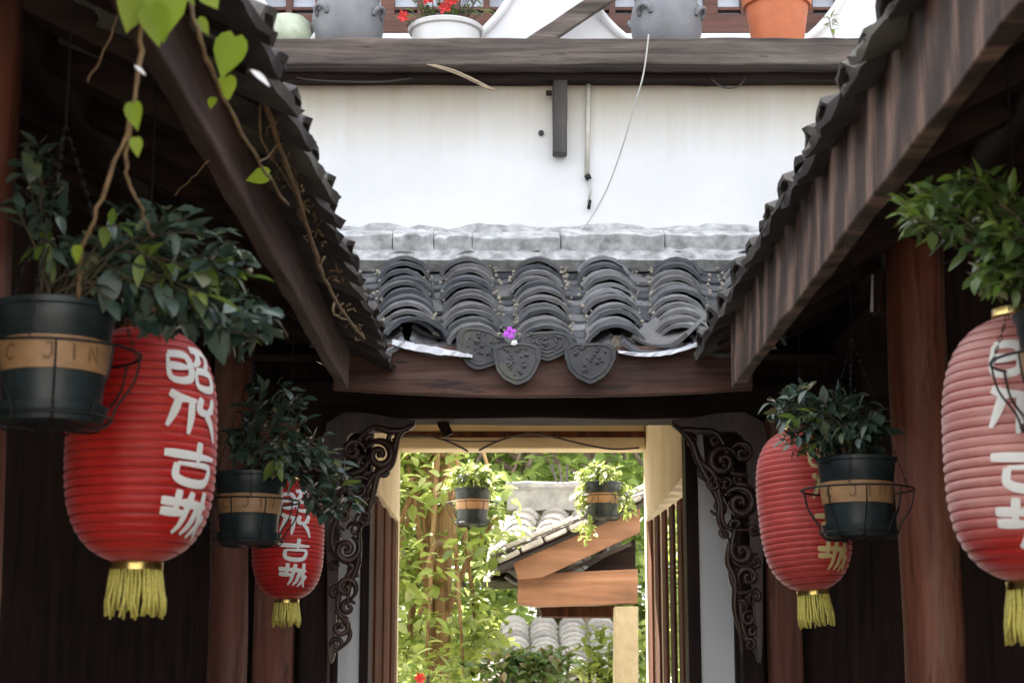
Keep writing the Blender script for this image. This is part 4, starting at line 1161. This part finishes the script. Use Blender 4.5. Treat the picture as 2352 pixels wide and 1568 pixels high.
# white enamel planter with red flowers
x = PXW(1024, BY, 60)
fp = thing('flower_planter', 'white bowl planted with red flowers on the balcony beam', 'potted plant', (x, BY, zdeck))
pot_lathe(fp, [(0.105,0),(0.112,0.03),(0.118,0.066),(0.128,0.07),(0.132,0.082),(0.125,0.088),(0.112,0.08),(0.105,0.06)], x, M['white_glaze'], 'pot')
m = MB(); m.lathe([(0.112,0.07),(0.002,0.085)], (x,BY,zdeck), 20, close=False); m.build('soil', M['soil'], fp)
random.seed(31)
fl_leaf = [leaf_mesh('leaf', M['bush_leaf'], 1, 0.6, 0.2, 0.3), leaf_mesh('leaf', M['tip_leaf'], 1, 0.6, 0.2, 0.3)]
stm = MB()
for k in range(95):
    a = rnd()*6.283; q = math.sqrt(rnd())*0.135; h = U(0.09, 0.26)
    pos = Vector((x+q*math.cos(a), BY+q*math.sin(a)*0.8, zdeck+h))
    stm.tube([(x+0.4*q*math.cos(a), BY+0.3*q*math.sin(a), zdeck+0.07), pos], 0.0015, 4)
    put_leaf(random.choice(fl_leaf), fp, pos, (math.cos(a)+U(-.5,.5), math.sin(a)-0.5, U(-0.3,0.7)), U(0.035,0.06), (0,-0.6,1))
stm.build('stem', M['twig'], fp)
pet = leaf_mesh('petal', M['petal_red'], 1, 0.6, 0.2, -0.2)
for (dx, dz, dy) in ((-0.145,0.105,-0.06),(-0.06,0.15,-0.11),(0.02,0.14,-0.12),(0.045,0.16,-0.1),(-0.03,0.2,-0.1),(0.06,0.2,-0.08),(-0.09,0.19,-0.08),(0.0,0.115,-0.12)):
    c0 = Vector((x+dx, BY+dy, zdeck+dz))
    for k in range(9):
        a = k*2.4; o = put_leaf(pet, fp, c0, (math.cos(a), -0.6+0.1*k, math.sin(a)), U(0.018,0.027), (0,-1,0)); o.name = 'petal'
# terracotta pot
x = PXW(1785, BY, 40)
tp = thing('terracotta_pot', 'orange terracotta pot at the right end of the balcony', 'plant pot', (x, BY, zdeck))
pot_lathe(tp, [(0.082,0),(0.086,0.01),(0.108,0.16),(0.118,0.162),(0.122,0.2),(0.112,0.2),(0.1,0.15)], x, M['terracotta'], 'pot')
m = MB(); m.lathe([(0.107,0.17),(0.002,0.175)], (x,BY,zdeck), 20, close=False); m.build('soil', M['soil'], tp)
# glass bowl with greenery at the left end
x = PXW(662, BY, 60)
gb = thing('glass_bowl', 'greenish glass bowl at the left end of the balcony', 'bowl', (x, BY, zdeck))
pot_lathe(gb, [(0.05,0),(0.075,0.02),(0.088,0.06),(0.08,0.1),(0.062,0.12),(0.056,0.12),(0.07,0.09)], x, M['glass_green'], 'bowl')
m = MB(); m.tube([(x+0.07,BY-0.02,zdeck+0.01),(x+0.10,BY-0.03,zdeck+0.05),(x+0.115,BY-0.03,zdeck+0.1)], [0.012,0.012,0.006], 8); m.build('spout', M['white_glaze'], gb, smooth=True)
# white stones, saucer
for k, (cx, r) in enumerate(((1640,0.03),(1680,0.034),(1890,0.03))):
    x = PXW(cx, BY, 70)
    m = MB(); m.lathe([(r*0.6,0),(r,r*0.25),(r*0.95,r*0.6),(r*0.5,r*0.95),(0.001,r)], (x,BY,zdeck), 9)
    o = m.build('stone', M['stone'], None, smooth=True)
    tag(o, ('pale stone to the right of the second clay jar', 'pale stone against the left side of the terracotta pot', 'pale stone to the right of the terracotta pot')[k], 'stone', 'pale stones on the balcony')
x = PXW(1915, BY, 50)
sp = thing('small_sprig', 'small potted sprig with white stem at the right end of the balcony', 'plant', (x, BY, zdeck))
m = MB(); m.tube(spline([(x+0.02,BY,zdeck),(x+0.012,BY,zdeck+0.03),(x-0.005,BY,zdeck+0.075),(x-0.01,BY,zdeck+0.12)],4), 0.006, 6); m.build('stem', M['petal_white'], sp, smooth=True)
for k in range(14): put_leaf(random.choice(tip_v), sp, (x-0.01,BY,zdeck+0.08+0.004*k), (math.cos(k*2.4),-0.3,math.sin(k*2.4)*0.6+0.3), 0.035, (0,-0.5,1))
# leaning plank
m = MB(); m.beam(P(1215, 110, 6.02), P(1410, -20, 6.02), 0.03, 0.062, up=(0,0.0,1), n=6, jit=0.001)
o = m.build('wooden_plank', M['grey_wood'], None, bevel=0.004); tag(o, 'brown plank leaning diagonally between the two round windows', 'plank')

# ------------------------------------------------------------------ wires, cables, straws on the white wall
def cable(pts, r, mat, label, name='cable', cat='cable', sm=5):
    m = MB(); m.tube(spline(pts, sm), r, 6)
    o = m.build(name, mat, None, smooth=True); return tag(o, label, cat)
cable([P(1490,80,5.59), P(1478,170,5.585), P(1455,250,5.6), P(1432,330,5.64), P(1400,420,5.68), P(1370,480,5.70), P(1338,528,5.70)], 0.0028, M['pale_wire'], 'thin pale wire hanging from the balcony beam across the white wall')
t = thing('conduit', 'pale cable conduit running down the white wall beside the bracket', 'conduit', P(1350, 160, 5.73))
m = MB(); m.tube([P(1352,186,5.735), P(1350,300,5.735), P(1348,405,5.735)], 0.0085, 8); m.build('conduit_pipe', simple('conduit_paint', (0.62,0.58,0.5), 0.6), t, smooth=True)
m = MB(); m.tube([P(1348,402,5.735), P(1353,412,5.735)], 0.0105, 8); m.build('clip', M['steel_wire'], t, smooth=True)
m = MB(); m.tube([P(1353,412,5.735), P(1356,440,5.735), P(1352,465,5.735)], 0.005, 6); m.build('loose_wire', M['pale_wire'], t, smooth=True)
m = MB(); m.tube([P(1355,460,5.735), P(1352,480,5.735)], 0.006, 6); m.build('wire_end', M['steel_wire'], t, smooth=True)
cable([P(1632,178,5.68), P(1650,195,5.66), P(1675,203,5.65), P(1700,195,5.66), P(1712,178,5.68)], 0.003, M['cable'], 'dark cable loop sagging under the balcony beam at the right')
cable([P(680,178,5.68), P(720,184,5.66), P(800,188,5.65), P(880,188,5.65), P(945,180,5.68)], 0.003, M['cable'], 'dark cable sagging along the underside of the beam at the left')
for k, (a, b) in enumerate((((975,146),(1125,206)),((1000,150),(1136,208)),((990,148),(1100,190)))):
    cable([P(a[0],a[1],5.61), P((a[0]+b[0])/2,(a[1]+b[1])/2-6,5.585), P(b[0],b[1],5.57)], 0.0032, M['straw'],
          ('longest dry bamboo splint poking out under the beam','thin dry bamboo splint ending beside the longest one','shortest dry bamboo splint under the beam')[k], 'bamboo_splint', 'splint')['group'] = 'splints under the beam'
m = MB(); c0 = P(1243, 306, WY-0.004); m.lathe([(0.0005,-0.006),(0.009,-0.004),(0.01,0.004)], c0, 10, Matrix.Rotation(math.pi/2,3,'X')); o = m.build('nail', M['steel_wire'], gate)
# passage wires
cable([P(925,1000,7.4), P(990,1002,7.4), P(1040,1018,7.4), P(1075,1036,7.4)], 0.0045, M['cable'], 'dark wire drooping from the left corner of the passage ceiling')
cable([P(1100,1034,7.4), P(1150,1010,7.4), P(1215,996,7.4), P(1270,1003,7.4), P(1350,1022,7.4), P(1410,1031,7.4), P(1468,1028,7.4)], 0.0045, M['cable'], 'long dark wire looped across the passage lintel')
cable([P(990,1003,7.42), P(1060,1013,7.42), P(1150,1012,7.42)], 0.003, M['cable'], 'short thin wire between the two loops in the passage')
# small white strip beside the right post
m = MB(); m.beam(P(2027,628,4.28), P(2027,722,4.28), 0.04, 0.06, up=(0,1,0)); m.build('corbel', M['dark_wood_z'], gr, bevel=0.004)
m = MB(); m.beam(P(2007,632,4.3), P(2004,716,4.3), 0.012, 0.01, up=(0,1,0)); o = m.build('strip', M['white_glaze'], gr)

# ------------------------------------------------------------------ garden beyond the passage
def cloud_points(rng, clumps, per, spread):
    out = []
    for c in clumps:
        k = int(per*rng.uniform(0.6,1.4))
        v = rng.normal(0, 1, (k,3)); v /= np.linalg.norm(v,axis=1,keepdims=True)
        v *= (rng.uniform(0,1,(k,1))**0.5)*spread*rng.uniform(0.6,1.3)
        v[:,2] *= 0.7
        out.append(np.array(c)+v)
    return np.concatenate(out, 0)
def tree(label, base, height, crown_c, crown_r, n_clumps, per, leafsz, spread, tr, mat, seed, bark='bark_grey', group=None, name='tree'):
    rng = np.random.default_rng(seed); random.seed(seed)
    b = Vector(base); t = thing(name, label, 'tree', b, group)
    m = MB(); top = b + Vector((U(-0.1,0.1), U(-0.1,0.1), height))
    q = spline([b, b.lerp(top,0.35)+Vector((U(-.05,.05),U(-.05,.05),0)), b.lerp(top,0.7)+Vector((U(-.06,.06),U(-.06,.06),0)), top], 5)
    m.tube(q, [tr*(1-0.6*i/len(q)) for i in range(len(q))], 10)
    clumps = []
    cc, cr = np.array(crown_c), np.array(crown_r)
    for k in range(n_clumps):
        v = rng.normal(0,1,3); v /= np.linalg.norm(v); v *= rng.uniform(0.25,1)**0.5
        c = cc + v*cr; clumps.append(c)
        if k % 3 == 0:
            st = q[min(len(q)-1, int(len(q)*rng.uniform(0.45,1.0)))]
            e = Vector(c); mid = st.lerp(e,0.5)+Vector((0,0,0.08))
            m.tube(spline([st,mid,e],4), [tr*0.3*(1-0.8*i/9) for i in range(9)], 6)
    m.build('trunk', M[bark], t, smooth=True)
    pts = cloud_points(rng, clumps, per, spread)
    leaf_cloud(pts, rng.uniform(0.6,1.2,len(pts))*leafsz, M[mat], 'crown', t, seed=seed+1)
    return t
x = PXW(1022, 9.2, 1300)
tree('slender tan-barked tree with lime green leaves just left of the small tiled roof', (x, 9.2, 0), 3.3, (x-0.12, 9.1, 2.25), (0.5,0.45,0.85), 95, 30, 0.09, 0.2, 0.075, 'garden_leaf', 41, 'bark')
tree('leafy tree filling the left edge of the passage opening', (-1.25, 9.6, 0), 3.4, (-0.95, 9.5, 2.3), (0.6,0.5,1.1), 95, 30, 0.085, 0.2, 0.06, 'garden_leaf', 43)
tree('taller green tree behind the small tiled roof', (0.6, 13.6, 0), 5.0, (0.3, 13.6, 3.7), (1.5,1.0,1.3), 120, 60, 0.13, 0.36, 0.12, 'tree_leaf', 47)
tree('broad green tree far behind the slender tan-barked one', (-1.3, 14.5, 0), 5.0, (-1.1, 14.5, 3.0), (1.5,1.0,2.0), 130, 60, 0.14, 0.38, 0.14, 'tree_leaf', 53)
tree('dark far tree rising at the back of the garden', (0.4, 19, 0), 6.0, (-0.3, 19, 3.2), (3.2,1.2,2.2), 200, 80, 0.19, 0.5, 0.2, 'tree_leaf', 59)
tree('green tree outside the slatted screen at the right', (1.6, 10.0, 0), 3.6, (1.25, 9.8, 1.9), (0.45,0.9,1.3), 70, 28, 0.09, 0.22, 0.06, 'garden_leaf', 83)
# low shrubs at the foot of the view
def shrub(label, c0, r, n, per, leafsz, mat, seed, flowers=0, group=None):
    rng = np.random.default_rng(seed); random.seed(seed)
    t = thing('shrub', label, 'shrub', (c0[0], c0[1], 0), group)
    m = MB()
    cl = []
    for k in range(n):
        v = rng.normal(0,1,3); v /= np.linalg.norm(v); v *= rng.uniform(0.2,1)**0.5
        c = np.array(c0)+v*np.array(r); cl.append(c)
        if k % 3 == 0: m.tube(spline([(c0[0]+U(-.05,.05), c0[1], 0), (c0[0]+(c[0]-c0[0])*0.4, c[1], c[2]*0.6), tuple(c)],4), 0.008, 5)
    m.build('stem', M['twig'], t)
    pts = cloud_points(rng, cl, per, 0.09)
    leaf_cloud(pts, rng.uniform(0.6,1.2,len(pts))*leafsz, M[mat], 'foliage', t, seed=seed+1)
    for k in range(flowers):
        c = random.choice(cl); c1 = Vector((c[0]+U(-.05,.05), c[1]-0.1, c[2]+U(-.03,.05)))
        for j in range(6):
            a = j*1.05; o = put_leaf(pet, t, c1, (math.cos(a), -0.5, math.sin(a)), 0.035, (0,-1,0)); o.name = 'petal'
    return t
c0 = P(1215, 1530, 8.8); shrub('rounded dark green shrub below the small tiled roof', (c0.x, c0.y, c0.z-0.03), (0.27,0.2,0.12), 34, 26, 0.06, 'bush_leaf', 61)
c0 = P(950, 1545, 8.4); shrub('low shrub with a red flower at the left foot of the opening', (c0.x, c0.y, c0.z-0.05), (0.12,0.12,0.1), 14, 22, 0.05, 'garden_leaf', 63, flowers=2)
c0 = P(1385, 1500, 9.6); shrub('lime green shrub beside the pale post', (c0.x, c0.y, c0.z-0.05), (0.12,0.15,0.22), 22, 22, 0.06, 'garden_leaf', 67)

# small roof: a side gallery in the garden whose gable faces the courtyard, with a second roof behind
GY = 9.0
pv = thing('garden_pavilion', 'small tiled pavilion with orange-brown gable boards seen through the passage', 'building', (0.5, GY, 0))
def quad_prism(pts, Y0, Y1, name, mat, parent, bev=0.004):
    m = MB(); m.prism([(P(x,y,Y0).x, P(x,y,Y0).z) for x, y in pts], Y0, Y1); return m.build(name, mat, parent, bevel=bev)
quad_prism([(1178,1292),(1190,1330),(1245,1326),(1470,1222),(1470,1165)], GY, GY+0.04, 'barge_board', M['sunny_wood'], pv)
quad_prism([(1190,1318),(1188,1385),(1225,1392),(1465,1384),(1465,1306)], GY+0.06, GY+0.2, 'tie_beam', M['sunny_wood'], pv)
quad_prism([(1240,1394),(1245,1415),(1412,1416),(1412,1390)], GY+0.3, GY+0.5, 'lower_beam', M['slat_wood'], pv)
quad_prism([(1412,1392),(1412,1580),(1466,1580),(1466,1392)], GY+0.05, GY+0.2, 'post', M['post_pale'], pv)
quad_prism([(1330,1316),(1460,1316),(1460,1235)], GY+0.2, GY+0.24, 'gable_panel', M['dark_wood_x'], pv)
for a, b in (((1240,1318),(1440,1232)),((1290,1316),(1450,1248))):
    m = MB(); m.beam(P(*a,GY+0.15), P(*b,GY+0.15), 0.03, 0.02); m.build('strut', M['grey_wood'], pv)
# roof of the gallery, sloping down to the left, tiles in courses along the verge
pA, pB = P(1140, 1292, GY), P(1480, 1142, GY)
eyv = (pB-pA); slope_len = eyv.length; eyn = eyv.normalized()
nr = Vector((-eyn.z, 0, eyn.x))
m = MB()
vs = []
for yy in (GY-0.02, GY+1.6):
    for p in (pA, pB):
        for d in (0.0, -0.02): vs.append((p.x+nr.x*d, yy, p.z+nr.z*d))
m.add(vs, [(0,2,3,1),(4,5,7,6),(0,4,6,2),(1,3,7,5),(0,1,5,4),(2,6,7,3)])
proof = m.build('roof', M['dark_wood_x'], pv)
pale_c = [arc_tile('tile', 0.16, 0.05, 0.18, 0.016, M['pale_tile'], 0.003, 7) for k in range(4)]
pale_p = [arc_tile('pan_tile', 0.17, 0.04, 0.18, 0.016, M['pale_tile'], 0.003, 7, inv=True) for k in range(3)]
exq = Vector((0,-1,0))
for cidx in range(7):
    yy = GY + 0.07 + cidx*0.21
    for r in range(6):
        q = pA + eyn*(r*0.138+U(-0.01,0.01)); q.y = yy
        if cidx > 1: lay_tile(random.choice(pale_c), 'tile', proof, exq, eyn, q + nr*(0.02), tilt=math.radians(6), roll=U(-0.05,0.05), yaw=U(-0.05,0.05))
        q = pA + eyn*(r*0.138-0.02+U(-0.01,0.01)); q.y = yy + 0.105
        lay_tile(random.choice(pale_p), 'pan_tile', proof, exq, eyn, q + nr*(0.004), tilt=math.radians(6), roll=U(-0.05,0.05), yaw=U(-0.05,0.05))
# verge course: edge tiles along the gable
for r in range(6):
    for lvl in (0, 1):
        q = pA + eyn*(r*0.138 + lvl*0.065 + U(-0.012,0.012)); q.y = GY - 0.03
        m = MB(); p0 = q + nr*(0.004+0.042*lvl+U(-.003,.003)); m.beam(p0, p0+eyn*0.118, 0.11, 0.024, up=nr, n=2, jit=0.003); m.build('verge_tile', M['verge'], proof, bevel=0.004)
# roof behind, facing the courtyard, with its ridge
def face_roof(parent, x0, x1, ytop, ybot, Ytop, Ybot, ncol, nrow, lean=0.0):
    zt, zb = PZW(ytop, Ytop), PZW(ybot, Ybot)
    Xa, Xb = PXW(x0, Ytop), PXW(x1, Ytop)
    m = MB(); m.add([(Xa-0.15,Ybot,zb-0.06),(Xb+0.1,Ybot,zb-0.06),(Xb+0.1,Ytop,zt-0.06),(Xa-0.1,Ytop,zt-0.06),(Xa-0.15,Ybot,zb-0.1),(Xb+0.1,Ybot,zb-0.1),(Xb+0.1,Ytop,zt-0.1),(Xa-0.1,Ytop,zt-0.1)],
          [(0,1,2,3),(4,7,6,5),(0,4,5,1),(1,5,6,2),(2,6,7,3),(3,7,4,0)])
    rf = m.build('roof', M['eave_tile'], parent)
    for c_ in range(ncol):
        X = Xa + (Xb-Xa)*(c_+0.5)/ncol
        sp = (Xb-Xa)/ncol
        ey = Vector((-lean, Ytop-Ybot, zt-zb))
        for r in range(nrow):
            s_ = r/nrow
            q = Vector((X+lean*(1-s_)*-1*-1 if False else X - lean*(1-s_)*-1, 0, 0))
            q = Vector((X + lean*(1-s_), Ybot+(Ytop-Ybot)*s_, zb+(zt-zb)*s_))
            lay_tile(random.choice(pale_c), 'tile', rf, (1,0,0), ey, q+Vector((0,0,-0.05)), tilt=math.radians(9)+U(-0.03,0.03), roll=U(-0.05,0.05), yaw=U(-0.05,0.05), scale=sp/0.2)
            q2 = q + Vector((sp/2,-0.02,-0.085)); lay_tile(random.choice(pale_p), 'pan_tile', rf, (1,0,0), ey, q2, tilt=math.radians(7), yaw=U(-0.05,0.05), scale=sp/0.2)
    return rf, Xa, Xb, zt
rfA, Xa, Xb, zt = face_roof(pv, 1172, 1380, 1160, 1310, 10.6, 9.75, 3, 10, lean=-0.13)
rd = MB(); rd.beam((Xa-0.02, 10.62, zt+0.03), (Xb+0.1, 10.62, zt+0.03), 0.1, 0.12, n=10, jit=0.006); rd.tube([(xx, 10.6, zt+0.11+U(-0.006,0.006)) for xx in np.linspace(Xa-0.03, Xb+0.12, 12)], 0.035, 8)
rd.build('ridge', M['ridge_lime'], rfA, auto=True)
for k in range(3):
    m = MB(); a = P(1385+k*4, 1125, 11.2); m.tube([(Xa+0.3+0.02*k, 10.6, zt+0.1), (Xa+0.3+0.05*(k-1), 10.6, zt+0.25)], 0.008, 5); m.build('finial', M['grey_wood_z'], pv)
# lower house at the back
lh = thing('garden_house', 'low house whose pale tiled roof shows under the pavilion beam', 'building', (0.3, 12.5, 0))
rfB, Xa, Xb, zt = face_roof(lh, 1150, 1410, 1418, 1540, 12.6, 11.7, 4, 11)
m = MB(); m.box(Xa-0.1, Xb+0.1, 12.0, 12.6, 0, PZW(1545, 11.7)-0.05); m.build('wall', M['plaster_plain'], lh)

# two hanging planters in the garden
g_leaf = [leaf_mesh('leaf', M['garden_leaf'], 1, 0.4, 0.2, 0.3)]
planter(1085, 1122, 8.1, 'hanging pot with a mop of trailing green leaves, left of the small tiled roof', [(1080,1085,55,22,12,6),(1122,1100,26,36,6,5),(1040,1108,20,20,4,5)], seed=71, leafsize=0.045, tips=0.5, leaf_sets=(g_leaf+shoot_v[:1], g_leaf), marks=False, group='pots hung beyond the passage')
planter(1383, 1108, 8.1, 'hanging pot with pale yellow foliage in front of the small tiled roof', [(1370,1085,55,22,14,6),(1440,1150,20,50,6,6),(1335,1140,15,40,5,5),(1350,1220,25,30,3,4)], seed=73, leafsize=0.045, tips=0.8, leaf_sets=(g_leaf, g_leaf), marks=False, group='pots hung beyond the passage')
